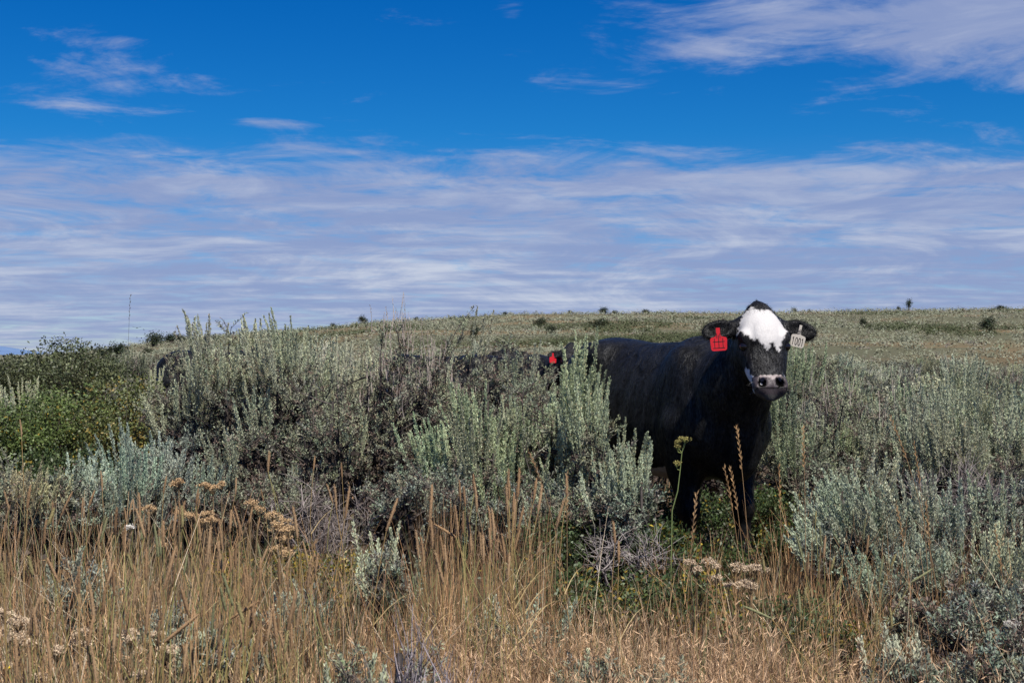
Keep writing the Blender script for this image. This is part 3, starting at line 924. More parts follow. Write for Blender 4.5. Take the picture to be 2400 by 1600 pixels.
def build_field():
    rng = np.random.default_rng(21)
    protos = []
    for i in range(5):
        o = thing('sagebrush', 'grey-green sagebrush in the wide thicket running back to the hillside', 'sagebrush', group='sagebrush field behind the cow')
        a, l, s = make_sage(200 + i, Rr=rng.uniform(.42, .55), H=rng.uniform(.72, .88), stalks=[40, 70, 6, 85, 48][i], st_h=rng.uniform(.25, .36), dens=.55, leaf=1.7, dead=[.15, .1, .62, .1, .2][i], dead_top=[0, 10, 70, 0, 20][i])
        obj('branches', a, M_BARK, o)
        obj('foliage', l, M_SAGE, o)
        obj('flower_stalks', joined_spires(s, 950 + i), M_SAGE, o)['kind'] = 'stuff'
        protos.append(o)
    used = [False] * 5
    pts = []
    tries = 0
    while len(pts) < 215 and tries < 12000:
        tries += 1
        d = math.sqrt(rng.uniform(11.5 ** 2, 44 ** 2))
        u = rng.uniform(-.44, .46)
        x = u * d
        px = 1200 + u * FPX
        if d < 13.5 and px < 700:
            continue
        if d < 17 and px < 420:
            continue
        if any(math.hypot(x - a, d - b) < c for a, b, c in COW_SPOTS):
            continue
        # lanes through which the hidden cows are seen
        if d < 16.5 and (1190 < px < 1400 or 330 < px < 430 or 650 < px < 720):
            continue
        if px < 260 and 20 < d < 28:
            continue
        if any((x - a) ** 2 + (d - b) ** 2 < (.62 + .006 * d) ** 2 for a, b in pts):
            continue
        pts.append((x, d))
    tries = 0
    while len(pts) < 215 + 46 and tries < 4000:       # the thicket runs on past both sides of the picture
        tries += 1
        d = rng.uniform(6.5, 22)
        u = rng.uniform(.43, .85) if rng.random() < .5 else -rng.uniform(.43, .95)
        if any((u * d - a) ** 2 + (d - b) ** 2 < .8 ** 2 for a, b in pts):
            continue
        pts.append((u * d, d))
    for j, (x, d) in enumerate(pts):
        i = int(rng.integers(0, 5))
        if not used[i]:
            o = protos[i]
            used[i] = True
        else:
            o = copy_tree(protos[i])
        px = 1200 + x / d * FPX
        look = ['evenly spired', 'densely spired', 'brownish half-dead', 'thickly pale-spired', 'loosely spired'][i]
        if abs(x / d) > .425:
            place = 'out past the end of the thicket'
        elif d > 30:
            place = 'at the far foot of the hillside'
        elif px > 1800:
            place = 'in the thicket between the cow chest and the hillside' if d < 19 else 'deep in the thicket beyond the white-tagged ear'
        elif px > 1150:
            place = 'behind the cow back and the red-tagged cow'
        elif px > 430:
            place = 'in the thicket behind the tallest spired and dead-topped bushes'
        else:
            place = 'behind the dark green shrub row'
        o['label'] = look + ' sagebrush ' + place
        o.location = (x, d, float(hgt(x, d)) - .01)
        o.rotation_euler = (0, 0, rng.uniform(0, 6.28))
        s = rng.uniform(.82, 1.22)
        o.scale = (s * rng.uniform(.8, 1.2), s * rng.uniform(.8, 1.2), s * rng.uniform(.70, 1.20))
        tone = rng.uniform(.62, 1.18)
        for ch in o.children:
            if not ch.name.startswith('branches'):
                ch.color = (tone * rng.uniform(.94, 1.08), tone, tone * rng.uniform(.9, 1.1), 1)


build_field()


# ------------------------------------------------------------------ lone shrubs and small trees on the hillside
def build_ridge_trees():
    rng = np.random.default_rng(31)
    m1, c1 = make_leafy(301, .5, 1.0, 900, leaf=.11, green=(.030, .042, .018), stems=6, var=.4, lumps=8)
    m2, c2 = make_leafy(302, .55, .8, 900, leaf=.11, green=(.036, .046, .020), stems=6, var=.4, lumps=9)
    m3, c3 = make_leafy(303, .42, 1.1, 420, leaf=.12, green=(.030, .042, .018), stems=5, var=.4, lumps=5)
    kinds = [(m1, c1), (m2, c2), (m3, c3)]
    # px, distance, height m, width factor, kind, label
    spots = [
        (2130, 292, 2.2, .8, 2, 'small lone tree breaking the skyline on the ridge'),
        (2105, 292, .9, .9, 0, 'tiny dark bush beside the lone skyline tree'),
        (1515, 296, 1.1, 1.4, 1, 'dark round bush on the skyline above the cow back'),
        (1418, 296, 1.4, 1.5, 0, 'tallest of the dark skyline bushes above the cow rump'),
        (1442, 296, 1.0, 1.2, 1, 'lower dark bush in the skyline pair above the cow rump'),
        (1335, 296, .9, 1.0, 1, 'small round bush on the skyline above the hidden cow'),
        (1183, 296, .8, 1.2, 1, 'small dark bush on the skyline over the paired spires'),
        (848, 285, 1.6, 1.1, 0, 'dark bush on the falling ridge over the dead-topped sagebrush'),
        (778, 285, 1.2, 1.1, 0, 'dark bush low on the falling ridge beside the tall spires'),
        (975, 288, .9, 1.0, 1, 'tiny dark bush on the ridge behind the dead twigs'),
        (1862, 294, 1.5, .9, 2, 'small bush on the skyline over the cow ear'),
        (1895, 294, 1.1, .8, 2, 'thin bush on the skyline beside the cow ear'),
        (2348, 292, 1.3, 1.6, 1, 'dark wide bush on the skyline far from the cow'),
        (2255, 292, .8, 1.2, 1, 'low dark bush on the skyline past the lone tree'),
        (2322, 118, 1.25, 1.1, 0, 'dark round bush standing alone midway up the hillside'),
        (2022, 150, 1.1, .7, 0, 'dark narrow bush on the hillside behind the cow ear'),
        (1405, 150, 1.2, 1.6, 1, 'dark low shrub on the hillside near the orange grass'),
        (1265, 160, 1.2, 1.2, 1, 'dark shrub on the hillside above the hidden cows'),
        (1290, 130, .9, 1.2, 1, 'lower dark shrub on the hillside above the hidden cows'),
        (1110, 120, 1.4, .6, 0, 'narrow dark shrub behind the separate spires'),
        (358, 210, 2.0, 1.5, 0, 'round dark tree on the falling ridge, nearer the low end'),
        (405, 215, 1.5, 1.4, 0, 'round dark tree on the falling ridge, higher up'),
        (424, 215, 1.4, 1.2, 1, 'dark bush touching the round ridge trees'),
        (282, 120, 1.2, 1.6, 0, 'dark round shrub at the low foot of the ridge'),
        (245, 118, .9, 1.3, 1, 'smaller dark shrub at the low foot of the ridge'),
        (228, 190, 1.6, 1.0, 0, 'dark bush at the bottom end of the ridge line'),
        (348, 118, .7, 1.3, 1, 'faint dark shrub in the sage below the ridge'),
    ]
    for px, d, h, wf, k, lab in spots:
        o = thing('ridge_tree', lab, 'tree' if 'tree' in lab else 'shrub', ground(px, d, -.05), rng.uniform(0, 6.28), 'dark shrubs and trees on the hillside')
        o.scale = (h * wf, h * wf, h)
        obj('trunk', kinds[k][0], M_BARK, o)
        obj('crown', kinds[k][1], M_GREEN, o)


build_ridge_trees()


# ------------------------------------------------------------------ cattle: implicit surface -> mesh
def surface_nets(Fd, org, h):
    S = Fd < 0
    cnt = np.zeros(tuple(n - 1 for n in Fd.shape), np.int8)
    for dx in (0, 1):
        for dy in (0, 1):
            for dz in (0, 1):
                cnt += S[dx:S.shape[0] - 1 + dx, dy:S.shape[1] - 1 + dy, dz:S.shape[2] - 1 + dz]
    act = np.argwhere((cnt > 0) & (cnt < 8))
    ids = np.full(cnt.shape, -1, np.int64)
    ids[tuple(act.T)] = np.arange(len(act))
    acc = np.zeros((len(act), 3))
    num = np.zeros(len(act))
    cs = [(i, j, k) for i in (0, 1) for j in (0, 1) for k in (0, 1)]
    for a in cs:
        for ax in range(3):
            if a[ax] == 1:
                continue
            b = list(a)
            b[ax] = 1
            fa = Fd[act[:, 0] + a[0], act[:, 1] + a[1], act[:, 2] + a[2]]
            fb = Fd[act[:, 0] + b[0], act[:, 1] + b[1], act[:, 2] + b[2]]
            mk = (fa < 0) != (fb < 0)
            t = np.where(mk, fa / np.where(mk, fa - fb, 1), 0)
            p = np.array(a, float)[None] + np.array([1. if q == ax else 0. for q in range(3)])[None] * t[:, None]
            acc += p * mk[:, None]
            num += mk
    V = org + h * (act + acc / num[:, None])
    faces = []
    for ax in range(3):
        sl0 = [slice(None)] * 3
        sl1 = [slice(None)] * 3
        sl0[ax] = slice(0, -1)
        sl1[ax] = slice(1, None)
        ch = np.argwhere(S[tuple(sl0)] != S[tuple(sl1)])
        o1, o2 = [(1, 2), (2, 0), (0, 1)][ax]
        ok = (ch[:, o1] > 0) & (ch[:, o2] > 0) & (ch[:, o1] < Fd.shape[o1] - 1) & (ch[:, o2] < Fd.shape[o2] - 1)
        ch = ch[ok]
        q = []
        for da, db in ((-1, -1), (0, -1), (0, 0), (-1, 0)):
            c = ch.copy()
            c[:, o1] += da
            c[:, o2] += db
            q.append(ids[tuple(c.T)])
        q = np.stack(q, -1)
        inside = S[tuple(ch.T)]
        q[~inside] = q[~inside][:, ::-1]
        faces.append(q)
    return V, np.vstack(faces)


class Field:
    def __init__(s, lo, hi, h):
        s.lo = np.array(lo, float)
        s.h = h
        s.n = np.ceil((np.array(hi) - s.lo) / h).astype(int) + 1
        s.F = np.full(tuple(s.n), .5, np.float32)

    def sub(s, lo, hi):
        a = np.clip(np.floor((np.array(lo) - s.lo) / s.h).astype(int), 0, s.n)
        b = np.clip(np.ceil((np.array(hi) - s.lo) / s.h).astype(int) + 1, 0, s.n)
        sl = tuple(slice(i, j) for i, j in zip(a, b))
        ax = [s.lo[i] + s.h * np.arange(a[i], b[i]) for i in range(3)]
        G = np.stack(np.meshgrid(*ax, indexing='ij'), -1).astype(np.float32)
        return sl, G

    def union(s, sl, d, k):
        f = s.F[sl]
        hh = np.clip(.5 + .5 * (f - d) / k, 0, 1)
        s.F[sl] = f * (1 - hh) + d * hh - k * hh * (1 - hh)

    def cut(s, sl, d, k):
        f = s.F[sl]
        nd = -d
        hh = np.clip(.5 - .5 * (f - nd) / k, 0, 1)
        s.F[sl] = f * (1 - hh) + nd * hh + k * hh * (1 - hh)

    def cone(s, a, b, ra, rb, k=.05):
        a, b = np.array(a, float), np.array(b, float)
        m = max(ra, rb) + k + .06
        sl, G = s.sub(np.minimum(a, b) - m, np.maximum(a, b) + m)
        if G.size == 0:
            return
        ab = b - a
        t = np.clip(((G - a) @ ab) / (ab @ ab), 0, 1)
        d = np.linalg.norm(G - a - t[..., None] * ab, axis=-1) - (ra + (rb - ra) * t)
        s.union(sl, d, k)

    def ell(s, c, rad, k=.05, M=None, cut=False):
        """ellipsoid; M rows are its axes"""
        c = np.array(c, float)
        rad = np.array(rad, float)
        m = rad.max() + k + .06
        sl, G = s.sub(c - m, c + m)
        if G.size == 0:
            return
        L = G - c
        if M is not None:
            L = L @ np.array(M, float).T
        q = np.linalg.norm(L / rad, axis=-1)
        q2 = np.linalg.norm(L / rad ** 2, axis=-1)
        d = q * (q - 1) / np.maximum(q2, 1e-6)
        (s.cut if cut else s.union)(sl, d, k)


HEAD_T = np.array([  # s, half width, front n, back n
    [-.052, .026, -.035, -.090], [-.030, .058, -.008, -.140], [.03, .090, .014, -.185], [.09, .116, .032, -.225],
    [.16, .138, .042, -.255], [.235, .140, .040, -.265], [.30, .120, .030, -.235], [.36, .099, .019, -.185],
    [.415, .083, .012, -.145], [.455, .078, .012, -.115], [.495, .078, .012, -.095], [.525, .073, .002, -.085], [.543, .050, -.018, -.075]])


HS = .93     # head size factor


def head_frame(poll, yaw, pitch):
    look = np.array([math.cos(yaw), math.sin(yaw), 0])
    hl = np.array([-math.sin(yaw), math.cos(yaw), 0])
    up = np.array([0, 0, 1.])
    hx = -math.cos(pitch) * up + math.sin(pitch) * look
    hn = math.cos(pitch) * look + math.sin(pitch) * up
    return np.array(poll, float), np.stack([hx, hl, hn])


def cow_surface(h, poll, yaw, pitch, step=0.0):
    f = Field((-1.50, -.62, -.02), (max(.62, poll[0] + .48), .62, 1.62), h)
    # trunk: lofted sections
    T = np.array([  # x, top, bottom, half width
        [-1.36, 1.10, .98, .04], [-1.32, 1.19, .86, .13], [-1.22, 1.258, .74, .22], [-1.06, 1.288, .64, .275], [-.85, 1.268, .56, .30],
        [-.6, 1.248, .495, .315], [-.35, 1.252, .485, .29], [-.1, 1.262, .495, .255], [.1, 1.20, .53, .225], [.22, 1.08, .58, .165], [.30, .97, .67, .07]])
    sl, G = f.sub((-1.5, -.5, .3), (.5, .5, 1.45))
    xs = np.clip(G[..., 0], T[0, 0], T[-1, 0])
    x1 = G[:, 0, 0, 0]
    xc = np.clip(x1, T[0, 0], T[-1, 0])

    def spl(col):
        # smooth the table a little
        fine = np.linspace(T[0, 0], T[-1, 0], 240)
        v = np.interp(fine, T[:, 0], T[:, col])
        ker = np.ones(15) / 15
        vp = np.concatenate([np.full(7, v[0]), v, np.full(7, v[-1])])
        v = np.convolve(vp, ker, 'valid')
        return np.interp(xc, fine, v)
    zt, zb, hy = spl(1), spl(2), spl(3)
    zc = ((zt + zb) / 2)[:, None, None]
    hz = ((zt - zb) / 2)[:, None, None]
    hy = hy[:, None, None]
    zn = np.clip((G[..., 2] - zc) / hz, -1.3, 1.3)
    we = hy * (1 - .20 * zn - .10 * zn ** 2)
    rho = (np.abs(G[..., 1] / we) ** 2.3 + np.abs((G[..., 2] - zc) / hz) ** 2.3) ** (1 / 2.3)
    dd = (rho - 1) * np.minimum(we, hz)
    dd = dd + np.abs(x1 - xc)[:, None, None]
    f.union(sl, dd, .01)
    # hips, pins, shoulder blades
    for s in (-1, 1):
        f.ell((-.98, s * .18, 1.15), (.14, .07, .08), .14)
        f.cone((-1.20, s * .12, 1.08), (-1.30, s * .09, 1.10), .10, .055, .08)
        f.ell((-1.08, s * .17, .92), (.22, .12, .28), .08)
        f.ell((-.02, s * .165, .95), (.19, .095, .28), .07, M=[(.96, 0, .28), (0, 1, 0), (-.28, 0, .96)])
        f.ell((.12, s * .14, .80), (.14, .11, .17), .07)
        st = step * s
        # foreleg
        f.cone((-.02, s * .175, .78), (-.02 + st * .2, s * .165, .56), .125, .088, .06)
        f.cone((-.02 + st * .2, s * .165, .58), (.02 + st * .6, s * .155, .36), .090, .060, .04)
        f.ell((.028 + st * .6, s * .155, .35), (.056, .052, .068), .03)
        f.cone((.018 + st * .6, s * .155, .33), (.005 + st, s * .155, .14), .046, .040, .03)
        f.ell((.005 + st, s * .155, .125), (.050, .048, .045), .02)
        f.cone((.012 + st, s * .155, .10), (.045 + st, s * .155, .03), .043, .055, .02)
        f.ell((-.04 + st, s * .155, .085), (.02, .03, .02), .01)
        # hind leg
        sh = -st * .8
        f.cone((-1.02, s * .19, .86), (-.90 + sh * .3, s * .195, .66), .19, .125, .07)
        f.cone((-.93 + sh * .3, s * .19, .68), (-1.20 + sh, s * .17, .47), .115, .062, .05)
        f.ell((-1.205 + sh, s * .17, .46), (.062, .048, .075), .03)
        f.cone((-1.195 + sh, s * .17, .43), (-1.14 + sh, s * .17, .14), .048, .043, .03)
        f.ell((-1.135 + sh, s * .17, .125), (.052, .048, .045), .02)
        f.cone((-1.125 + sh, s * .17, .10), (-1.095 + sh, s * .17, .03), .044, .056, .02)
    # brisket, flank fold, udder
    f.ell((.21, 0, .68), (.14, .11, .17), .08)
    f.ell((-.98, 0, .60), (.17, .13, .12), .06)
    # neck
    O, H = head_frame(poll, yaw, pitch)

    def hp(s_, l, n):
        return O + HS * (s_ * H[0] + l * H[1] + n * H[2])
    nk = np.array([.24, poll[1] * .6, 1.085])
    f.cone((-.10, 0, 1.09), nk, .165, .125, .08)
    f.cone(nk, hp(.10, 0, -.13), .125, .100, .07)
    f.cone((.06, 0, .95), nk - np.array([0, 0, .07]), .215, .165, .09)
    f.cone(nk - np.array([0, 0, .07]), hp(.15, 0, -.16), .165, .110, .08)
    f.cone((.17, 0, .80), hp(.22, 0, -.20), .165, .085, .09)
    # head: lofted
    R_ = .66
    sl, G = f.sub(O - R_, O + R_)
    L = (G - O) @ H.T / HS
    sv = L[..., 0]
    scl = np.clip(sv, HEAD_T[0, 0], HEAD_T[-1, 0])
    fine = np.linspace(HEAD_T[0, 0], HEAD_T[-1, 0], 200)

    def hs_(col):
        v = np.interp(fine, HEAD_T[:, 0], HEAD_T[:, col])
        vp = np.concatenate([np.full(5, v[0]), v, np.full(5, v[-1])])
        v = np.convolve(vp, np.ones(11) / 11, 'valid')
        return np.interp(scl.ravel(), fine, v).reshape(scl.shape).astype(np.float32)
    w, nf, nb = hs_(1), hs_(2), hs_(3)
    nc, hn_ = (nf + nb) / 2, (nf - nb) / 2
    nn = np.clip((L[..., 2] - nc) / hn_, -1.3, 1.3)
    we = w * (1 + .10 * nn - .16 * (nn < 0) * nn ** 2)
    rho = (np.abs(L[..., 1] / we) ** 2.5 + np.abs((L[..., 2] - nc) / hn_) ** 2.5) ** .4
    dd = HS * ((rho - 1) * np.minimum(we, hn_) + np.abs(sv - scl))
    f.union(sl, dd, .035)
    for s in (-1, 1):
        f.ell(hp(.205, s * .112, .004), (.040, .028, .030), .03, H)       # brow
        f.ell(hp(.25, s * .139, -.012), (.024, .014, .026), .016, H, cut=True)   # eye socket
        f.ell(hp(.33, s * .075, -.06), (.10, .030, .05), .03, H)          # cheek bone
        f.ell(hp(.485, s * .055, -.020), (.050, .034, .045), .025, H)     # nostril wing
        f.ell(hp(.480, s * .045, .020), (.028, .018, .044), .005, H, cut=True)
        f.ell(hp(.498, s * .062, .016), (.010, .012, .016), .008, H, cut=True)
        # ear
        f.cone(hp(.075, s * .10, -.09), hp(.10, s * .165, -.085), .048, .034, .03)
        e = unit(np.array([[.12, s * .98, -.12]]))[0]
        wv = unit(np.cross(np.array([[0, 0, 1.]]), e[None]))[0]
        nv = np.cross(e, wv)
        A = np.stack([e, wv, nv])
        c = np.array([.105, s * .222, -.085])
        f.ell(O + HS * c @ H, (.090, .060, .030), .02, A @ H)
        c2 = c + np.array([0, s * .012, .030])
        f.ell(O + HS * c2 @ H, (.070, .038, .032), .012, A @ H, cut=True)
    f.ell(hp(.20, 0, .036), (.07, .05, .016), .03, H)
    # lower lip and chin, with the mouth crease above
    f.ell(hp(.524, 0, -.062), (.024, .046, .032), .006, H)
    f.cone(hp(.48, 0, -.085), hp(.37, 0, -.14), .036, .055, .03)
    V, Fq = surface_nets(f.F, f.lo, h)
    # relax
    for _ in range(2):
        acc = np.zeros_like(V)
        num = np.zeros(len(V))
        for i in range(4):
            a, b = Fq[:, i], Fq[:, (i + 1) % 4]
            for k in range(3):
                acc[:, k] += np.bincount(a, V[b, k], len(V)) + np.bincount(b, V[a, k], len(V))
            num += np.bincount(a, minlength=len(V)) + np.bincount(b, minlength=len(V))
        V = V * .55 + .45 * acc / num[:, None]
    return V, Fq, O, H


def inpoly(x, y, poly):
    r = np.zeros(len(x), bool)
    n = len(poly)
    for i in range(n):
        x1, y1 = poly[i]
        x2, y2 = poly[(i + 1) % n]
        c = ((y1 > y) != (y2 > y)) & (x < (x2 - x1) * (y - y1) / (y2 - y1 + 1e-12) + x1)
        r ^= c
    return r


# outline of the white blaze, read off the photograph (zoomed pixels) and turned into metres across / down the face
BLAZE = [(752, 205), (800, 180), (850, 140), (872, 195), (915, 225), (1030, 205), (1105, 275), (1170, 380), (1200, 480), (1160, 560), (1110, 640),
         (1085, 690), (1062, 760), (1045, 700), (1000, 655), (965, 660), (945, 740), (895, 690), (850, 625), (745, 570), (690, 530), (652, 450), (678, 360), (712, 285)]
BLAZE = [((x - 938) * .000470, (y - 150) * .000520) for x, y in BLAZE]
BLACK = np.array([.0075, .0075, .0080])


def coat_colour(P, O, H, rng, white=True):
    L = (P - O) @ H.T / HS
    s, l, n = L.T
    C = np.tile(BLACK, (len(P), 1))
    if white:
        jx = .003 * np.sin(s * 210 + l * 90) + .003 * np.sin(l * 260 - s * 130)
        jy = .004 * np.sin(l * 240 + 1.) + .003 * np.sin(l * 430 + s * 60)
        front = n > -.075
        C[front & inpoly(l + jx, s + jy, BLAZE)] = (.45, .437, .43)
    hd = (np.abs(l) < .2) & (n > -.2) & (s < .64)
    pad = hd & (s > .448 + .006 * np.sin(l * 90)) & (n > -.055)
    C[pad] = np.array([.058, .047, .051])
    for sg in (-1, 1):
        nost = ((s - .482) / .036) ** 2 + ((l - sg * .046) / .023) ** 2 < 1
        C[nost & (n > -.07)] = (.004, .004, .004)  # dark nostril skin, painted oversize so the pit does not look lit
    C[hd & (s > .512) & (s < .522) & (n > -.12)] = (.008, .007, .007)
    if white:
        pk = hd & (s > .440) & (s < .458 + .008 * np.sin(l * 120 + .6)) & (np.abs(l) < .058) & (n > -.03)
        C[pk] = np.array([.26, .215, .21])
        side = (np.abs(l) < .2) & (s < .64) & (l < -.020) & (s > .36) & (s < .525 + .01 * np.sin(n * 160)) & (n < -.030 + .010 * np.sin(s * 150)) & (n > -.165) & (n > -.165 + (s - .36) * .4)
        C[side] = (.64, .64, .66)
        side2 = hd & (l > .062) & (s > .43) & (s < .50) & (n < -.012) & (n > -.06)
        C[side2] = (.55, .53, .55)
        chin = hd & (s > .528) & (n < -.015) & (n > -.15)
        C[chin] = (.075, .072, .068)
    # hooves and pale udder / belly
    x, y, z = P.T
    C[(z < .085)] = (.03, .026, .022)
    bel = (np.abs(y) < .20) & (z < .60 + .02 * np.sin(x * 22)) & (x < -.12) & (x > -1.12) & (z > .42)
    if white:
        C[bel] = (.46, .38, .31)
    return C


def coat_mat():
    m, b, out = base_mat('cattle_coat')
    at = b.n('ShaderNodeAttribute', attribute_name='Col')
    tc = b.n('ShaderNodeTexCoord')
    mp = b.n('ShaderNodeMapping')
    mp.inputs['Scale'].default_value = (1.0, 1.0, .28)
    b.link(tc.outputs['Object'], mp.inputs[0])
    fine = b.noise(mp.outputs[0], 120, 5, .75)
    fold = b.noise(mp.outputs[0], 15, 4, .6, .8)
    mus = b.noise(tc.outputs['Object'], 5, 3, .5)
    hs = b.n('ShaderNodeHueSaturation')
    b.link(at.outputs['Color'], hs.inputs['Color'])
    sx = b.n('ShaderNodeSeparateColor')
    b.link(at.outputs['Color'], sx.inputs[0])
    pale = b.m('GREATER_THAN', sx.outputs[0], .03)
    vary = b.m('MULTIPLY', b.m('ADD', .65, b.m('MULTIPLY', fine, .7)), b.m('ADD', .35, b.m('MULTIPLY', fold, 1.3)))
    flat = b.m('ADD', .9, b.m('MULTIPLY', fine, .2))
    mixv = b.m('ADD', b.m('MULTIPLY', flat, pale), b.m('MULTIPLY', vary, b.m('SUBTRACT', 1.0, pale)))
    b.link(mixv, hs.inputs['Value'])
    pr = b.n('ShaderNodeBsdfPrincipled')
    b.link(hs.outputs[0], pr.inputs['Base Color'])
    b.link(b.m('ADD', .34, b.m('MULTIPLY', mus, .22)), pr.inputs['Roughness'])
    not_nostril = b.m('GREATER_THAN', sx.outputs[0], .0068)  # specular off in the nostrils, so no glint shows there
    b.link(b.m('MULTIPLY', b.m('MULTIPLY', b.sstep(fine, .3, .75), not_nostril), b.m('MULTIPLY', b.sstep(fold, .2, .75), .75)), pr.inputs['Specular IOR Level'])
    bp = b.n('ShaderNodeBump')
    b.link(b.m('SUBTRACT', 1.0, b.m('MULTIPLY', pale, .65)), bp.inputs['Strength'])
    bp.inputs['Distance'].default_value = .016
    b.link(b.m('ADD', b.m('MULTIPLY', fine, .32), b.m('ADD', fold, b.m('MULTIPLY', mus, 1.5))), bp.inputs['Height'])
    b.link(bp.outputs[0], pr.inputs['Normal'])
    b.link(pr.outputs[0], out.inputs[0])
    return m


def plain(name, col, rough=.5, spec=.5, nscale=40, var=.15):
    m, b, out = base_mat(name)
    tc = b.n('ShaderNodeTexCoord')
    nz = b.noise(tc.outputs['Object'], nscale, 4, .6)
    c = b.mix(nz, tuple(np.array(col) * (1 - var)) + (1,), tuple(np.minimum(np.array(col) * (1 + var), 1)) + (1,))
    pr = b.n('ShaderNodeBsdfPrincipled')
    b.link(c, pr.inputs['Base Color'])
    pr.inputs['Roughness'].default_value = rough
    pr.inputs['Specular IOR Level'].default_value = spec
    b.link(pr.outputs[0], out.inputs[0])
    return m


M_COAT = coat_mat()
M_HAIR = plant_mat('cattle_hair', .0, .6, .2, 200, .15)
M_EYE = plain('wet_dark_eye', (.008, .006, .006), .06, .6)
M_RED = plain('red_tag_plastic', (.55, .014, .022), .45, .4, 30, .25)
M_WHITE = plain('white_tag_plastic', (.46, .42, .36), .5, .4, 40, .3)
M_INK = plain('black_ink', (.015, .012, .015), .6, .3)


def vnormals(V, F):
    n = np.cross(V[F[:, 2]] - V[F[:, 0]], V[F[:, 3]] - V[F[:, 1]])
    N = np.zeros_like(V)
    for i in range(4):
        for k in range(3):
            N[:, k] += np.bincount(F[:, i], n[:, k], len(V))
    return unit(N)


def hair_mesh(V, N, C, sel, n, length, width, flow, rng, lift=.5):
    idx = rng.choice(np.where(sel)[0], n)
    P = V[idx] + rng.normal(0, .004, (n, 3))
    D = N[idx] * lift + flow[idx] + rng.normal(0, .20, (n, 3))
    g = Geo()
    c = C[idx] * rng.uniform(.9, 1.12, (n, 1))
    leaves(g, P - unit(D) * .004, D, length * rng.uniform(.5, 1.3, n), width, c, rng, .35, .05)
    return g


def tag_mesh(w, h, neck_w, neck_h, th=.0025):
    bm = bmesh.new()
    r = w * .16
    pts = []
    for cx, cy, a0 in ((w / 2 - r, -h + r, -90), (w / 2 - r * .8, -r * .8, 0)):
        for a in np.linspace(a0, a0 + 90, 5):
            pts.append((cx + r * math.cos(R(a)), cy + r * math.sin(R(a))))
    pts += [(neck_w * .75, .006), (neck_w / 2, neck_h * .4), (neck_w / 2, neck_h)]
    full = pts + [(-x, y) for x, y in pts[::-1]]
    vs = [bm.verts.new((x, 0, y)) for x, y in full]
    fc = bm.faces.new(vs)
    ex = bmesh.ops.extrude_face_region(bm, geom=[fc])
    bmesh.ops.translate(bm, verts=[e for e in ex['geom'] if isinstance(e, bmesh.types.BMVert)], vec=(0, th, 0))
    bmesh.ops.recalc_face_normals(bm, faces=bm.faces)
    me = bpy.data.meshes.new('ear_tag')
    bm.to_mesh(me)
    bm.free()
    return me


def stroke_mesh(lines, wd, y0=-.0008, th=.0012):
    """ink strokes in the tag plane (x across, z up), standing slightly proud of the front face"""
    bm = bmesh.new()
    for ln in lines:
        for (x1, z1), (x2, z2) in zip(ln[:-1], ln[1:]):
            d = Vector((x2 - x1, 0, z2 - z1))
            if d.length < 1e-6:
                continue
            u = d.normalized()
            p = Vector((-u.z, 0, u.x)) * wd / 2
            a, e = Vector((x1, y0, z1)) - u * wd * .3, Vector((x2, y0, z2)) + u * wd * .3
            vs = [bm.verts.new(v) for v in (a + p, a - p, e - p, e + p)]
            f = bm.faces.new(vs)
            ex = bmesh.ops.extrude_face_region(bm, geom=[f])
            bmesh.ops.translate(bm, verts=[q for q in ex['geom'] if isinstance(q, bmesh.types.BMVert)], vec=(0, th, 0))
    bmesh.ops.recalc_face_normals(bm, faces=bm.faces)
    me = bpy.data.meshes.new('lettering')
    bm.to_mesh(me)
    bm.free()
    return me


def oval(cx, cz, rx, rz, n=14):
    return [(cx + rx * math.cos(a), cz + rz * math.sin(a)) for a in np.linspace(0, 2 * math.pi, n + 1)]


def add_tail(parent, mat):
    rng = np.random.default_rng(77)
    g = Geo()
    P = np.array([[-1.33, 0, 1.16], [-1.40, .01, 1.08], [-1.42, .02, .90], [-1.42, .02, .70], [-1.41, .03, .52]])[None]
    tubes(g, P, np.array([[.038, .032, .022, .017, .012]]), BLACK, 8)
    n = 260
    st = P[0, -1] + rng.normal(0, .008, (n, 3)) + np.array([0, 0, 1]) * rng.uniform(-.02, .10, n)[:, None]
    leaves(g, st, np.array([0, 0, -1.]) + rng.normal(0, .10, (n, 3)), rng.uniform(.15, .30, n), .006, BLACK * 1.2, rng)
    obj('tail', g.mesh('tail', True), mat, parent)


def eye_mesh(r):
    bm = bmesh.new()
    bmesh.ops.create_uvsphere(bm, u_segments=16, v_segments=10, radius=r)
    for f in bm.faces:
        f.smooth = True
    me = bpy.data.meshes.new('eye')
    bm.to_mesh(me)
    bm.free()
    return me


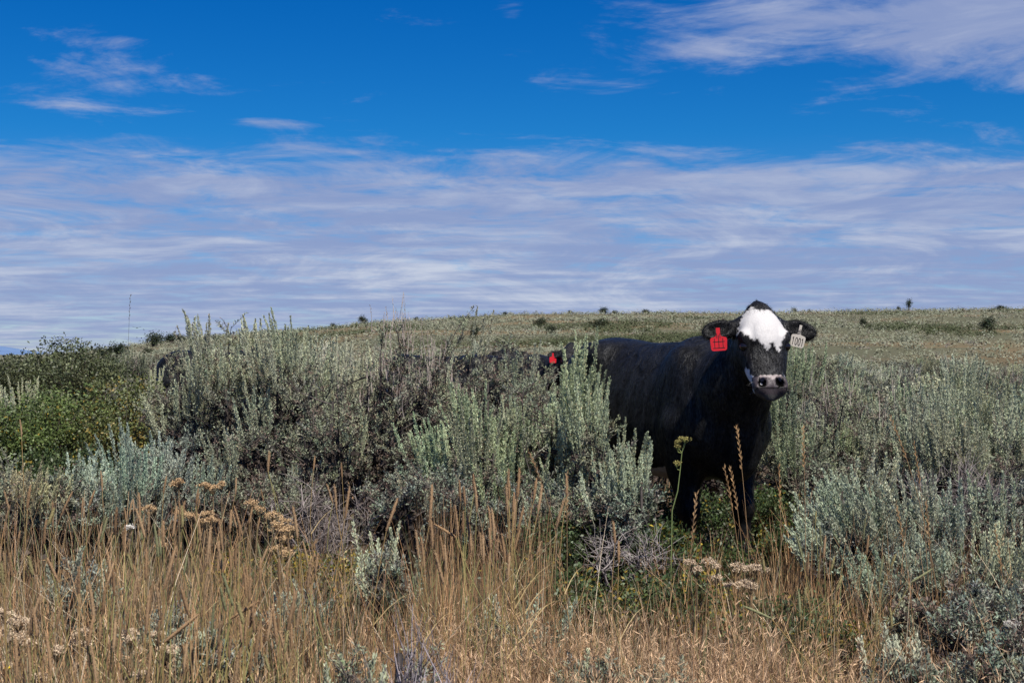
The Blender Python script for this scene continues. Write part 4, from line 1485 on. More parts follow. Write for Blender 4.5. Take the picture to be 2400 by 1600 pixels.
def build_main_cow():
    rng = np.random.default_rng(99)
    bodyrot = R(-64)
    root = thing('cow', 'black cow with white forehead and numbered ear tags facing the camera', 'cow', ground(1672, 7.68), bodyrot)
    poll = (.50, -.055, 1.428)
    yaw, pitch = R(-23), R(31)
    V, F, O, H = cow_surface(.0095, poll, yaw, pitch, .05)
    N = vnormals(V, F)
    C = coat_colour(V, O, H, rng)
    body = obj('body', make_mesh('body', V, F, C, True), M_COAT, root)
    # hair on the head
    L = (V - O) @ H.T / HS
    s, l, n = L.T
    flow = np.tile(H[0] * .8, (len(V), 1))
    # whorl on the forehead: hair radiates from the whorl centre
    rad = (s - .14)[:, None] * H[0] + l[:, None] * H[1]
    wr = np.exp(-((s - .14) ** 2 + l ** 2) / .01)[:, None]
    flow = flow * (1 - wr) + unit(rad) * .9 * wr
    face = (n > -.10) & (np.abs(l) < .155) & (s > -.02) & (s < .33)
    rim = np.zeros(len(V), bool)
    isw = C[:, 0] > .3
    for a_, b_ in ((0, 1), (1, 2), (2, 3), (3, 0)):
        ed = isw[F[:, a_]] != isw[F[:, b_]]
        rim[F[ed, a_]] = True
        rim[F[ed, b_]] = True
    g1 = hair_mesh(V, N, C, face & rim & isw, 700, .009, .0010, flow, rng, .05)
    top = (s < .055) & (s > -.08) & (np.abs(l) < .12) & (n > -.18)
    g2 = hair_mesh(V, N, np.where(C > .3, C, BLACK * 1.4), top, 1300, .013, .0013, flow * .8, rng, .4)
    gg = Geo()
    for g in (g1, g2):
        for v, f, c in zip(g.V, g.F, g.C):
            gg.add(v, f, c)
    obj('head_hair', gg.mesh('head_hair'), M_HAIR, root)
    for sg in (-1, 1):
        ear = (l * sg > .155) & (l * sg < .34) & (s > .0) & (s < .22) & (n > -.16)
        outd = np.tile(H[1] * sg * .7 + H[0] * .25, (len(V), 1))
        g = hair_mesh(V, N, np.tile(BLACK * 1.3, (len(V), 1)), ear, 1900, .019, .0014, outd, rng, .45)
        obj('ear_hair', g.mesh('ear_hair'), M_HAIR, root)
        e = obj('eye', eye_mesh(.024), M_EYE, root)
        e.location = O + HS * (.25 * H[0] + sg * .113 * H[1] - .012 * H[2])
    # short coat hair along the back and neck so that the outline is not a clean edge
    x, y, z = V.T
    dors = (z > .62) & (L[:, 2] < -.02) & (x < .45)
    bf = np.tile(np.array([-.8, 0, -.5]), (len(V), 1))
    g = hair_mesh(V, N, C * 1.15, dors, 5000, .012, .0014, bf, rng, .22)
    obj('coat_hair', g.mesh('coat_hair'), M_HAIR, root)
    # whiskers
    g = Geo()
    k = 16
    sg = np.where(rng.random(k) < .5, -1, 1)
    ps = np.stack([rng.uniform(.43, .56, k), sg * rng.uniform(.062, .080, k), rng.uniform(-.07, -.005, k)], -1)
    P = O + HS * ps @ H
    D = (sg[:, None] * H[1]) * .8 + H[2] * rng.uniform(-.2, .6, (k, 1)) + H[0] * rng.uniform(-.6, .5, (k, 1))
    leaves(g, P, D, rng.uniform(.03, .06, k), .0009, np.array([.22, .22, .22]), rng)
    obj('whiskers', g.mesh('whiskers'), M_HAIR, root)
    add_tail(root, M_HAIR)
    # ear tags hang below the ears, facing forward
    hl = H[1]
    look = np.array([math.cos(yaw), math.sin(yaw), 0])

    def place_tag(o, side, up, fwd, turn, roll):
        c = O + hl * side + np.array([0, 0, 1.]) * up + look * fwd
        # local tag axes: x -> hl (viewer's right), y -> away from viewer (-look), z up
        M = Matrix(((hl[0], -look[0], 0), (hl[1], -look[1], 0), (0, 0, 1))).to_4x4()
        o.matrix_local = Matrix.Translation(Vector(c)) @ M @ Matrix.Rotation(turn, 4, 'Z') @ Matrix.Rotation(roll, 4, 'Y')
    t1 = obj('ear_tag', tag_mesh(.080, .066, .020, .050), M_RED, root)
    t1['label'] = 'red plastic ear tag with black upright bars'
    place_tag(t1, -.222, -.160, .045, R(-4), R(-4))
    ln = [[(-.021, -.052), (-.021, -.004)], [(0, -.052), (0, .012)], [(.021, -.052), (.021, -.004)], [(-.029, -.052), (.029, -.052)], [(-.029, -.020), (.029, -.020)],
          [(-.008, .0), (-.008, .020)], [(.008, .0), (.008, .020)]]
    obj('lettering', stroke_mesh(ln, .0030), M_INK, t1)
    t2 = obj('ear_tag', tag_mesh(.074, .058, .014, .055), M_WHITE, root)
    t2['label'] = 'off-white plastic ear tag numbered 1001'
    place_tag(t2, .186, -.150, .050, R(10), R(13))
    dg = []
    zc, hh = -.030, .019
    for i, ch in enumerate('1001'):
        cx = -.025 + .0168 * i
        if ch == '1':
            dg.append([(cx - .004, zc + hh - .006), (cx, zc + hh), (cx, zc - hh)])
        else:
            dg.append(oval(cx, zc, .0056, hh))
    dg += [[(-.009, .008), (.007, .014)], [(-.008, .016), (.006, .022)], [(-.007, .024), (.005, .030)]]
    obj('lettering', stroke_mesh(dg, .0034), M_INK, t2)
    return root


def build_other_cows():
    rng = np.random.default_rng(5)
    poll = (.50, -.22, 1.40)
    V, F, O, H = cow_surface(.020, poll, R(-58), R(30), .03)
    C = coat_colour(V, O, H, rng, False)
    me = make_mesh('body', V, F, C, True)
    em = eye_mesh(.024)

    def put(px, d, a, label, sc, tagged):
        root = thing('cow', label, 'cow', ground(px, d), R(-90 + a), 'cattle half hidden in the sagebrush', sc)
        obj('body', me, M_COAT, root)
        for sg in (-1, 1):
            e = obj('eye', em, M_EYE, root)
            e.location = O + HS * (.25 * H[0] + sg * .113 * H[1] - .012 * H[2])
        add_tail(root, M_HAIR)
        if tagged:
            hl = H[1]
            look = np.cross(hl, np.array([0, 0, 1.]))
            t = obj('ear_tag', tag_mesh(.085, .070, .02, .05), M_RED, root)
            c = O - hl * .222 - np.array([0, 0, 1.]) * .155 + look * .02
            M = Matrix(((hl[0], -look[0], 0), (hl[1], -look[1], 0), (0, 0, 1))).to_4x4()
            t.matrix_local = Matrix.Translation(Vector(c)) @ M @ Matrix.Rotation(R(20), 4, 'Z')
        return root
    put(1277, 15.8, 58, 'black cow with a red ear tag peering out behind the spired sagebrush', .905, True)
    put(595, 15.2, 62, 'black cow standing side-on behind the tallest spired sagebrush', .93, False)
    put(1120, 17.6, 75, 'black cow almost wholly hidden behind the separate thin spires', .92, False)


build_main_cow()
build_other_cows()


# ------------------------------------------------------------------ grasses
STRAW = np.array([.385, .245, .125])
RUST = np.array([.32, .175, .085])
PALE = np.array([.48, .39, .27])
GRN = np.array([.145, .165, .070])


def ribbons(g, base, tip, bend, width, C, m=4):
    """flat tapering blades; base, tip, bend (n,3)"""
    n = len(base)
    rng = np.random.default_rng(n)
    p = bez(base, (base + tip) / 2 + bend, tip, m)
    az = rng.uniform(0, math.pi, n)
    S = np.stack([np.cos(az), np.sin(az), 0 * az], -1)
    w = width[:, None] * np.linspace(1, .22, m)[None] * .5
    V = np.stack([p + S[:, None] * w[..., None], p - S[:, None] * w[..., None]], 2)
    idx = np.arange(n * m * 2).reshape(n, m, 2)
    F = np.stack([idx[:, :-1, 0], idx[:, :-1, 1], idx[:, 1:, 1], idx[:, 1:, 0]], -1).reshape(-1, 4)
    g.add(V.reshape(-1, 3), F, np.repeat(C, m * 2, axis=0))
    return p


def build_grass():
    rng = np.random.default_rng(41)
    g = Geo()
    # (px range, distance range, count, height range, colour weights straw/rust/pale/green, lean)
    zones = [
        (-120, 820, 3.3, 5.2, 2300, (.22, .66), (.42, .24, .10, .24), .20),
        (-120, 600, 5.2, 7.2, 2000, (.20, .58), (.42, .24, .08, .26), .20),
        (560, 1000, 4.6, 6.6, 1700, (.18, .44), (.36, .30, .06, .28), .22),
        (780, 1420, 3.9, 5.6, 2300, (.14, .36), (.48, .22, .16, .14), .28),
        (980, 1300, 4.3, 6.3, 1500, (.34, .62), (.50, .30, .06, .14), .12),
        (1300, 1900, 4.0, 5.9, 2300, (.10, .32), (.40, .32, .08, .20), .30),
        (1500, 1960, 5.4, 7.0, 1700, (.14, .36), (.46, .28, .06, .20), .20),
        (1820, 2520, 3.8, 5.4, 2300, (.12, .42), (.34, .34, .06, .26), .26),
        (1820, 2520, 5.4, 7.4, 2800, (.20, .52), (.38, .34, .04, .24), .18),
        (-120, 2520, 6.8, 12.0, 5200, (.10, .30), (.20, .30, .02, .48), .30),
    ]
    zones += [(-120, 840, 3.4, 6.4, 800, (.36, .70), (.34, .16, .42, .08), .42), (980, 2480, 3.7, 6.0, 700, (.24, .55), (.34, .24, .34, .08), .48)]
    zones += [(-900, -120, 3.4, 9.0, 1500, (.22, .6), (.42, .24, .10, .24), .2), (2520, 3200, 3.6, 8.0, 900, (.2, .5), (.40, .28, .08, .24), .2)]
    zones += [(900, 1960, 3.5, 5.0, 1500, (.26, .50), (.40, .24, .12, .24), .16)]
    pal = np.stack([STRAW, RUST, PALE, GRN])
    for p0, p1, d0, d1, n, hr, wts, ln in zones:
        d = np.sqrt(rng.uniform(d0 * d0, d1 * d1, n))
        px = rng.uniform(p0, p1, n)
        # clump
        ncl = max(8, n // 22)
        cx, cd = rng.uniform(p0, p1, ncl), np.sqrt(rng.uniform(d0 * d0, d1 * d1, ncl))
        k = rng.integers(0, ncl, n)
        cl = rng.random(n) < .62
        px = np.where(cl, cx[k] + rng.normal(0, 16, n), px)
        d = np.where(cl, cd[k] + rng.normal(0, .035, n), d)
        x = gx(px, d)
        z = hgt(x, d)
        keep = (np.hypot((x - 1.13), (d - 7.7)) > .42) & ((patch(x, d, 4.2, 1.) + .5 * patch(x, d, 9., 3.) > -.12) | (rng.random(n) < .38))
        x, d, z, k, cl = x[keep], d[keep], z[keep], k[keep], cl[keep]
        n = len(x)
        hgt_c = rng.uniform(.8, 1.15, ncl)[k]
        h = rng.uniform(*hr, n) * np.where(cl, hgt_c, 1) * np.where(rng.random(n) < .3, .6, 1)
        tilt = rng.normal(0, ln, (n, 2))
        base = np.stack([x, d, z - .01], -1)
        tip = base + np.stack([tilt[:, 0] * h, tilt[:, 1] * h, h], -1)
        bend = np.stack([-tilt[:, 0] * h * .22, -tilt[:, 1] * h * .22, .05 * h], -1)
        ci = rng.choice(4, n, p=wts)
        C = pal[ci] * (.40 + 1.35 * rng.random((n, 1)) ** 1.3) * (.8 + .4 * rng.random(ncl)[k])[:, None]
        ribbons(g, base, tip, bend, rng.uniform(.0016, .0042, n), C)
    o = obj('dry_grass', g.mesh('dry_grass'), M_GRASS)
    tag(o, 'tan and rust dry grass with green blades filling the foreground', 'grass', kind='stuff')
    # cheatgrass: tufts of fine stems, each nodding to one side with thin spikelets
    g = Geo()
    nt = 760
    tpx = np.concatenate([rng.uniform(1020, 1860, 520), rng.uniform(-100, 2480, nt - 520)])
    td = np.sqrt(rng.uniform(3.5 ** 2, 4.7 ** 2, nt))
    tx = gx(tpx, td)
    per = 9
    k = np.repeat(np.arange(nt), per)
    n = len(k)
    base = np.stack([tx[k] + rng.normal(0, .018, n), td[k] + rng.normal(0, .018, n), 0 * k], -1)
    base[:, 2] = hgt(base[:, 0], base[:, 1]) - .005
    h = rng.uniform(.18, .40, n) * rng.uniform(.6, 1.2, nt)[k]
    nod = rng.normal(0, .17, (nt, 2))[k] + rng.normal(0, .12, (n, 2))
    tip = base + np.stack([nod[:, 0] * h, nod[:, 1] * h, h * .92], -1)
    cc = np.array([.44, .29, .165]) * rng.uniform(.4, 1.4, (nt, 1))[k]
    ribbons(g, base, tip, np.stack([-nod[:, 0] * h * .3, -nod[:, 1] * h * .3, .12 * h], -1), np.full(n, .0017), cc)
    w = np.repeat(np.arange(n), 4)
    dr = np.stack([nod[w, 0] * 2.0, nod[w, 1] * 2.0, rng.uniform(.2, 1.0, len(w))], -1)
    P = tip[w] - (tip - base)[w] * rng.uniform(0, .22, (len(w), 1)) + rng.normal(0, .004, (len(w), 3))
    leaves(g, P, unit(dr) + rng.normal(0, .25, (len(w), 3)), rng.uniform(.020, .040, len(w)), rng.uniform(.0016, .0032, len(w)), np.array([.54, .36, .215]) * rng.uniform(.45, 1.35, (len(w), 1)), rng, .35)
    o = obj('cheatgrass', g.mesh('cheatgrass'), M_GRASS)
    tag(o, 'short golden cheatgrass with nodding seed awns in front of the cow', 'grass', kind='stuff')
    # litter on the soil
    g = Geo()
    n = 12000
    d = np.sqrt(rng.uniform(3.3 ** 2, 9.5 ** 2, n))
    px = rng.uniform(-150, 2550, n)
    x = gx(px, d)
    P = np.stack([x, d, hgt(x, d) + rng.uniform(.002, .03, n)], -1)
    D = rng.normal(0, 1, (n, 3)) * np.array([1, 1, .22])
    C = np.where(rng.random((n, 1)) < .2, STRAW, np.array([.07, .05, .036])) * rng.uniform(.4, 1.1, (n, 1))
    leaves(g, P, D, rng.uniform(.02, .08, n), rng.uniform(.002, .0045, n), C, rng)
    o = obj('plant_litter', g.mesh('plant_litter'), M_GRASS)
    tag(o, 'fallen straw and dead leaves scattered over the soil', 'litter', kind='stuff')


build_grass()


# ------------------------------------------------------------------ timothy stalks, each its own plant
def seed_head(seed, L, rad, col):
    rng = np.random.default_rng(seed)
    g = Geo()
    m = 9
    t = np.linspace(0, 1, m)
    prof = np.array([.45, .85, 1, 1.02, 1, .97, .9, .75, .3])
    bendx = .08 * L * t ** 2
    path = np.stack([bendx, 0 * t, t * L], -1)[None]
    tubes(g, path, (prof * rad)[None], np.array(col) * .85, 8)
    n = 150
    tt = rng.uniform(0, 1, n)
    a = rng.uniform(0, 6.28, n)
    rr = np.interp(tt, t, prof) * rad * .9
    P = np.stack([.08 * L * tt ** 2 + np.cos(a) * rr, np.sin(a) * rr, tt * L], -1)
    D = np.stack([np.cos(a), np.sin(a), 1.3 + 0 * a], -1) + rng.normal(0, .15, (n, 3))
    leaves(g, P, D, rad * rng.uniform(.6, 1.0, n), rad * .42, np.array(col) * rng.uniform(.7, 1.35, (n, 1)), rng)
    return g.mesh('seed_head')


def build_timothy():
    rng = np.random.default_rng(51)
    heads = []
    cols = [(.38, .245, .135), (.34, .215, .115), (.41, .275, .155), (.33, .28, .13), (.25, .25, .13)]
    for i in range(10):
        c = cols[i % 5]
        heads.append((seed_head(500 + i, [.060, .075, .09, .052, .07, .10, .066, .08, .045, .085][i], .0035 + .0003 * (i % 3), c), i % 5))
    tanheads = [h for h in heads if h[1] < 3]
    grnheads = [h for h in heads if h[1] >= 3]
    stems = []
    for i in range(6):
        # stem of unit height with a slight bow, ending at (0,0,1)
        g = Geo()
        bow = np.array([[0., 0, 0], [rng.normal(0, .03), rng.normal(0, .03), .35], [rng.normal(0, .025), rng.normal(0, .025), .7], [0, 0, 1.0]])[None]
        fine = np.stack([np.interp(np.linspace(0, 1, 7), [0, .35, .7, 1], bow[0, :, q]) for q in range(3)], -1)[None]
        tubes(g, fine, np.linspace(.0020, .0012, 7)[None], np.array([[.40, .27, .12], [.36, .25, .10], [.30, .27, .10]][i % 3]), 4)
        # a leaf blade or two
        a = rng.uniform(0, 6.28, 2)
        b0 = along(fine, np.zeros(2, int), rng.uniform(.25, .6, 2))
        ribbons(g, b0, b0 + np.stack([np.cos(a) * .10, np.sin(a) * .10, np.array([.12, .16])], -1), np.stack([0 * a, 0 * a, .05 + 0 * a], -1), np.array([.004, .004]), np.tile(np.array([.38, .28, .13]), (2, 1)))
        stems.append(g.mesh('stem'))
    groups = {
        'left': ('dry tan timothy stalk with cylindrical seed head in the tall grass below the thicket', 'timothy in the tall tan grass'),
        'mid': ('dry timothy stalk with long tan seed head in the clump below the dense green spires', 'timothy clump below the dense spires'),
        'right': ('greenish timothy stalk in front of the silvery leaning sagebrush', 'timothy before the leaning sagebrush'),
    }

    def stalk(px, py, d, lean, key, green=False, big=1.0):
        """px, py: photo position of the top of the seed head"""
        hm, _ = (grnheads if green else tanheads)[int(rng.integers(0, len(grnheads if green else tanheads)))]
        L = max(v.co.z for v in hm.vertices) * big
        ztop = CAM_H - (py - HORIZON) / FPX * d
        x = gx(px, d)
        zg = float(hgt(x, d))
        ax = np.array([lean[0], lean[1], 1.0])
        ax /= np.linalg.norm(ax)
        top = np.array([x, d, ztop])
        nb = top - ax * L                      # bottom of head
        if nb[2] - zg < .12:
            return
        # stem from ground to nb; curve: leaning less than the head
        foot = np.array([nb[0] - lean[0] * .45 * (nb[2] - zg), nb[1] - lean[1] * .45 * (nb[2] - zg), 0])
        foot[2] = float(hgt(foot[0], foot[1])) - .01
        lab, grp = groups[key]
        tilt = abs(lean[0])
        look = 'upright' if tilt < .07 else 'slightly leaning' if tilt < .2 else 'strongly leaning' if tilt < .7 else 'bent-over'
        place = {'left': 'before the leafy shrubs' if px < 330 else 'before the spired thicket',
                 'mid': 'in the clump below dense spires', 'right': 'before the silvery leaning sagebrush'}[key]
        lab = '%s %s timothy stalk with %s seed head %s' % (look, 'greenish' if green else 'tan', 'long' if L > .078 else 'short', place)
        o = thing('timothy_stalk', lab, 'grass stalk', foot, 0, grp)
        v = nb - foot
        hgt_ = np.linalg.norm(v)
        q = Vector(v).to_track_quat('Z', 'Y')
        s = obj('stem', stems[int(rng.integers(0, 6))], M_GRASS, o)
        s.rotation_mode = 'QUATERNION'
        s.rotation_quaternion = q
        s.scale = (1, 1, hgt_)
        hd = obj('seed_head', hm, M_SEED, o)
        hd.rotation_mode = 'QUATERNION'
        hd.rotation_quaternion = Vector(ax).to_track_quat('Z', 'Y')
        hd.location = nb - foot - ax * .003
        hd.scale = (big,) * 3

    # the clump of long heads below the dense spires: top pixel and lean read off the photograph
    clump = [(1015, 1132, .07), (1075, 1122, -.10), (1085, 1135, -.08), (1108, 1108, -.07), (1117, 1126, -.05), (1188, 1100, -.03), (1195, 1108, .02), (1204, 1150, .06),
             (1220, 1094, .12), (1260, 1116, .16), (1274, 1128, .14), (1068, 1176, -.05), (1083, 1190, -.04), (1150, 1182, 0), (1158, 1182, .0), (1163, 1255, .03),
             (1220, 1235, .22), (1270, 1265, .34), (1228, 1186, .25), (1330, 1110, .04), (1322, 1166, .25), (975, 1240, -.08), (990, 1250, .0), (1013, 1202, 0),
             (1034, 1254, -.1), (1047, 1264, .02), (1017, 1282, -.25), (1125, 1250, -.04), (1150, 1230, 0), (1178, 1240, -.12), (1197, 1290, .1), (934, 1165, .36), (818, 1140, .10),
             (1440, 1215, -.02), (1452, 1258, .05), (1013, 1222, -1.6), (1135, 1245, .03), (1186, 1130, -.03), (1210, 1165, .1), (1100, 1205, -.03)]
    for px, py, ln in clump:
        stalk(px, py + rng.normal(0, 3), rng.uniform(4.1, 5.0), (ln + rng.normal(0, .02), rng.normal(0, .05)), 'mid', big=rng.uniform(.95, 1.2))
    left = [(10, 1145, -.25), (70, 1132, .05), (170, 1148, .42), (240, 1100, .0), (130, 1185, .28), (50, 980, -.05), (270, 1185, .12), (330, 1150, .05), (390, 1112, .12),
            (348, 1190, .0), (320, 1185, -.25), (430, 1170, .05), (420, 1170, -.1), (455, 1200, -.3), (555, 1115, .05), (545, 1190, .08), (628, 1053, .03), (630, 1058, .02),
            (415, 1275, .3), (300, 1290, -.25), (110, 1300, -.42), (530, 1300, .2), (550, 1262, -.05), (512, 1262, -.08), (345, 1278, 0), (240, 1220, 0), (385, 1215, .02),
            (430, 1180, .0), (290, 1225, -.02), (630, 1275, .35), (650, 1300, -.08), (740, 1065, .15), (785, 1130, -.1), (765, 1130, -.35), (690, 1180, -.1), (520, 1335, -.3),
            (610, 1405, 1.6), (590, 1412, .15), (605, 1450, .05), (655, 1470, -.25), (430, 1500, -.12), (455, 1495, 0), (470, 1435, 1.2), (365, 1220, -.1), (495, 1225, .05),
            (800, 1080, -.05), (25, 1290, -.1), (5, 1310, -.12), (95, 1390, .3), (245, 1360, .03)]
    for px, py, ln in left:
        d = np.clip((1.2 - rng.uniform(.60, .82)) * FPX / (py - HORIZON), 3.3, 6.6)
        stalk(px, py, d, (ln + rng.normal(0, .03), rng.normal(0, .06)), 'left', green=rng.random() < .12)
    for i in range(130):
        px = rng.uniform(-20, 760)
        py = rng.uniform(1140, 1520) if px < 620 else rng.uniform(1230, 1540)
        d = np.clip((1.2 - rng.uniform(.48, .76)) * FPX / (py - HORIZON), 3.2, 6.4)
        stalk(px, py, d, (rng.normal(0, .13), rng.normal(0, .12)), 'left', green=rng.random() < .10, big=rng.uniform(.8, 1.1))
    for px, py, ln in [(1912, 1195, .06), (1920, 1230, -.08), (1935, 1250, .1), (1957, 1300, .3), (1975, 1345, .42), (2035, 1250, .10), (2070, 1298, .16), (2100, 1295, .38), (2190, 1330, 1.7),
                       (1735, 1415, -2.2), (1865, 1250, -.25), (1890, 1290, -.05), (1955, 1400, -.05), (2052, 1430, .0), (2088, 1420, .0), (2025, 1210, .02), (1785, 1300, -.15), (1885, 1370, .0), (1875, 1380, .05)]:
        d = np.clip((1.2 - rng.uniform(.46, .62)) * FPX / (py - HORIZON), 3.6, 6.2)
        stalk(px, py, d, (ln, rng.normal(0, .06)), 'right', green=rng.random() < .72)


build_timothy()


# ------------------------------------------------------------------ wheatgrass, yarrow and other single stalks
def build_single_plants():
    rng = np.random.default_rng(61)

    def wheat(px, py, d, foot_px, label, n=16, col=(.46, .27, .12), r=1.0):
        top = np.array([gx(px, d), d, CAM_H - (py - HORIZON) / FPX * d])
        fx = gx(foot_px, d)
        foot = np.array([fx, d + rng.normal(0, .04), float(hgt(fx, d)) - .01])
        o = thing('wheatgrass_stalk', label, 'grass stalk', foot, 0, 'tall wheatgrass stalks')
        c = np.array([[(foot[0] * .75 + top[0] * .25), d, foot[2] * .35 + top[2] * .65]])
        p = bez(foot[None], c, top[None], 12) - foot
        g = Geo()
        tubes(g, p, np.linspace(.0021, .0009, 12)[None] * r, np.array(col) * .85, 4)
        obj('stem', g.mesh('stem'), M_GRASS, o)
        g = Geo()
        Lh = .20 / max(.2, np.linalg.norm(top - foot))
        ts = np.linspace(1 - Lh, 1.0, n)
        P = along(p, np.zeros(n, int), ts)
        ax = unit(p[:, -1] - p[:, -3])
        side = unit(np.cross(ax, [[0, 1., 0]]))
        for e in range(3):
            sg = np.where(np.arange(n) % 2 == 0, 1, -1)[:, None]
            D = ax + side * sg * (.16 + .14 * e) + rng.normal(0, .07, (n, 3))
            leaves(g, P, D, rng.uniform(.018, .028, n) * r, .0042 * r, np.array(col) * rng.uniform(.8, 1.25, (n, 1)), rng, .4)
        obj('seed_head', g.mesh('seed_head'), M_SEED, o)

    W = [(1727, 1002, 5.2, 1765, 'tall golden wheatgrass stalk rising against the black cow chest'),
         (1698, 1098, 5.2, 1752, 'short wheatgrass stalk crossing the cow front legs'),
         (1712, 1100, 5.4, 1758, 'second wheatgrass stalk crossing the cow front legs'),
         (1882, 1005, 5.6, 1890, 'wheatgrass stalk beside the cow chest in front of sagebrush'),
         (2088, 982, 5.4, 2215, 'long leaning wheatgrass stalk crossing the sagebrush'),
         (2142, 1040, 5.4, 2185, 'leaning wheatgrass stalk below the long crossing one'),
         (1240, 1058, 5.6, 1345, 'leaning rust wheatgrass stalk over the timothy clump'),
         (1328, 1112, 5.0, 1330, 'upright wheatgrass stalk at the edge of the timothy clump'),
         (2100, 1180, 5.0, 2145, 'rust wheatgrass stalk before the leaning sagebrush'),
         (2170, 1180, 5.2, 2190, 'wheatgrass stalk between leaning sagebrush and dead bush'),
         (1632, 1160, 4.6, 1600, 'wheatgrass stalk in front of the bushy green weed'),
         (1825, 1095, 5.3, 1835, 'wheatgrass stalk beside the cow standing leg'),
         (1310, 1300, 4.4, 1320, 'short wheatgrass stalk below the timothy clump'),
         (1655, 1310, 4.2, 1700, 'bent wheatgrass stalk near the dried yarrow'),
         (738, 1275, 4.1, 715, 'thick rust wheatgrass head under the thicket'),
         (670, 1330, 4.1, 690, 'rust wheatgrass head below the yarrow cluster'),
         (545, 1290, 4.3, 560, 'wheatgrass head among the timothy by the yarrow'),
         (2330, 1235, 5.2, 2365, 'thin wheatgrass stalk in front of the dead grey bush')]
    for px, py, d, fp, lab in W:
        wheat(px, py, d, fp, lab, col=(.42, .265, .130) if px > 1650 else (.36, .235, .125), r=.82)
    wheat(305, 695, 9.0, 292, 'single hair-thin stalk standing far above the shrubs against the sky', n=8, col=(.13, .11, .10), r=.8)
    wheat(412, 770, 9.0, 425, 'thin bare stalk rising at the cow rump', n=6, col=(.22, .16, .12), r=.8)

    # dried yarrow
    def yarrow(px, py, d, wpx, label, col=(.50, .36, .22), grp='dried yarrow', heads=1):
        w = wpx / FPX * d
        top = np.array([gx(px, d), d, CAM_H - (py - HORIZON) / FPX * d])
        zg = float(hgt(top[0], d))
        if top[2] - zg < .06:
            return
        foot = np.array([top[0] + rng.normal(0, .02), d, zg - .01])
        o = thing('yarrow', label, 'wildflower', foot, 0, grp)
        rel = top - foot
        g = Geo()
        neck = rel * np.array([1, 1, 1.]) - np.array([0, 0, .03])
        p = bez(np.zeros((1, 3)), (neck * .5)[None] + rng.normal(0, .01, (1, 3)), neck[None], 8)
        tubes(g, p, np.linspace(.0024, .0018, 8)[None], np.array([.28, .20, .11]), 5)
        n = int(np.clip(300 * w / .05 * (w / .05), 40, 220) / 6)
        a = rng.uniform(0, 6.28, n)
        rr = np.sqrt(rng.random(n)) * w / 2
        tips = rel + np.stack([np.cos(a) * rr, np.sin(a) * rr, .010 - 18 * rr ** 2 * .05 / max(w, .02) + rng.normal(0, .003, n)], -1)
        rp = bez(np.tile(neck, (n, 1)), (neck + tips) / 2 + np.array([0, 0, -.004]), tips, 3)
        tubes(g, rp, np.array([1, .8, .7])[None] * .0008 * np.ones((n, 1)), np.array([.30, .22, .12]), 3)
        obj('stem', g.mesh('stem'), M_GRASS, o)
        g = Geo()
        k = np.repeat(np.arange(n), 12)
        P = tips[k] + rng.normal(0, .0035, (len(k), 3)) * np.array([1, 1, .6])
        D = sph(rng, len(k)) + np.array([0, 0, .8])
        leaves(g, P, D, rng.uniform(.004, .0075, len(k)), rng.uniform(.003, .005, len(k)), np.array(col) * rng.uniform(.7, 1.25, (len(k), 1)), rng)
        obj('flower_head', g.mesh('flower_head'), M_SEED, o)

    LBL = {'a': ('dried tan yarrow with flat clustered heads at the dark foot of the thicket', 'yarrow under the thicket'),
           'b': ('dried pale yarrow with flat heads low in the tan grass', 'yarrow in the tan grass'),
           'c': ('dried yarrow with flat beige heads in front of the cow hooves', 'yarrow before the cow'),
           'd': ('fresh white yarrow with flat head over low leafy sagebrush', 'white yarrow')}
    Y = [(412, 1138, 26, 'a'), (420, 1130, 20, 'a'), (480, 1138, 30, 'a'), (500, 1142, 34, 'a'), (520, 1136, 20, 'a'), (350, 1192, 34, 'a'), (425, 1202, 44, 'a'), (455, 1208, 36, 'a'), (485, 1206, 42, 'a'), (495, 1220, 30, 'a'),
         (590, 1180, 30, 'a'), (605, 1192, 32, 'a'), (640, 1205, 46, 'a'), (662, 1222, 52, 'a'), (652, 1238, 46, 'a'), (678, 1240, 40, 'a'), (665, 1258, 44, 'a'), (655, 1285, 50, 'a'), (672, 1296, 40, 'a'), (376, 1280, 26, 'a'), (480, 1222, 30, 'a'),
         (15, 1438, 40, 'b'), (45, 1455, 44, 'b'), (62, 1462, 36, 'b'), (25, 1480, 50, 'b'), (42, 1496, 44, 'b'), (75, 1508, 38, 'b'), (180, 1508, 28, 'b'), (195, 1482, 50, 'b'), (305, 1488, 42, 'b'), (310, 1502, 30, 'b'),
         (135, 1525, 40, 'b'), (330, 1528, 40, 'b'), (372, 1490, 36, 'b'), (395, 1522, 54, 'b'), (210, 1516, 20, 'b'), (95, 1588, 40, 'b'), (12, 1562, 34, 'b'), (335, 1580, 40, 'b'),
         (1618, 1320, 26, 'c'), (1632, 1335, 26, 'c'), (1660, 1316, 34, 'c'), (1678, 1330, 18, 'c'), (1678, 1354, 26, 'c'), (1730, 1328, 40, 'c'), (1752, 1334, 30, 'c'), (1766, 1330, 36, 'c'), (1792, 1338, 24, 'c'), (1740, 1368, 44, 'c'), (1758, 1374, 30, 'c'), (1708, 1374, 20, 'c'),
         (2372, 1462, 34, 'd'), (2388, 1518, 40, 'd'), (305, 1240, 22, 'd')]
    for px, py, w, k in Y:
        d = {'a': rng.uniform(5.3, 6.0), 'b': rng.uniform(3.7, 4.4), 'c': rng.uniform(4.9, 5.4), 'd': 4.6}[k]
        lab, grp = LBL[k]
        if k == 'd' and px < 1000:
            lab, grp = 'single white yarrow among the tan timothy', None
        col = {'a': (.52, .36, .20), 'b': (.54, .42, .29), 'c': (.56, .44, .31), 'd': (.52, .49, .44)}[k]
        yarrow(px, py, d, w, lab, col, grp)

    # green stalk with yellow umbels in front of the cow
    d = 6.3
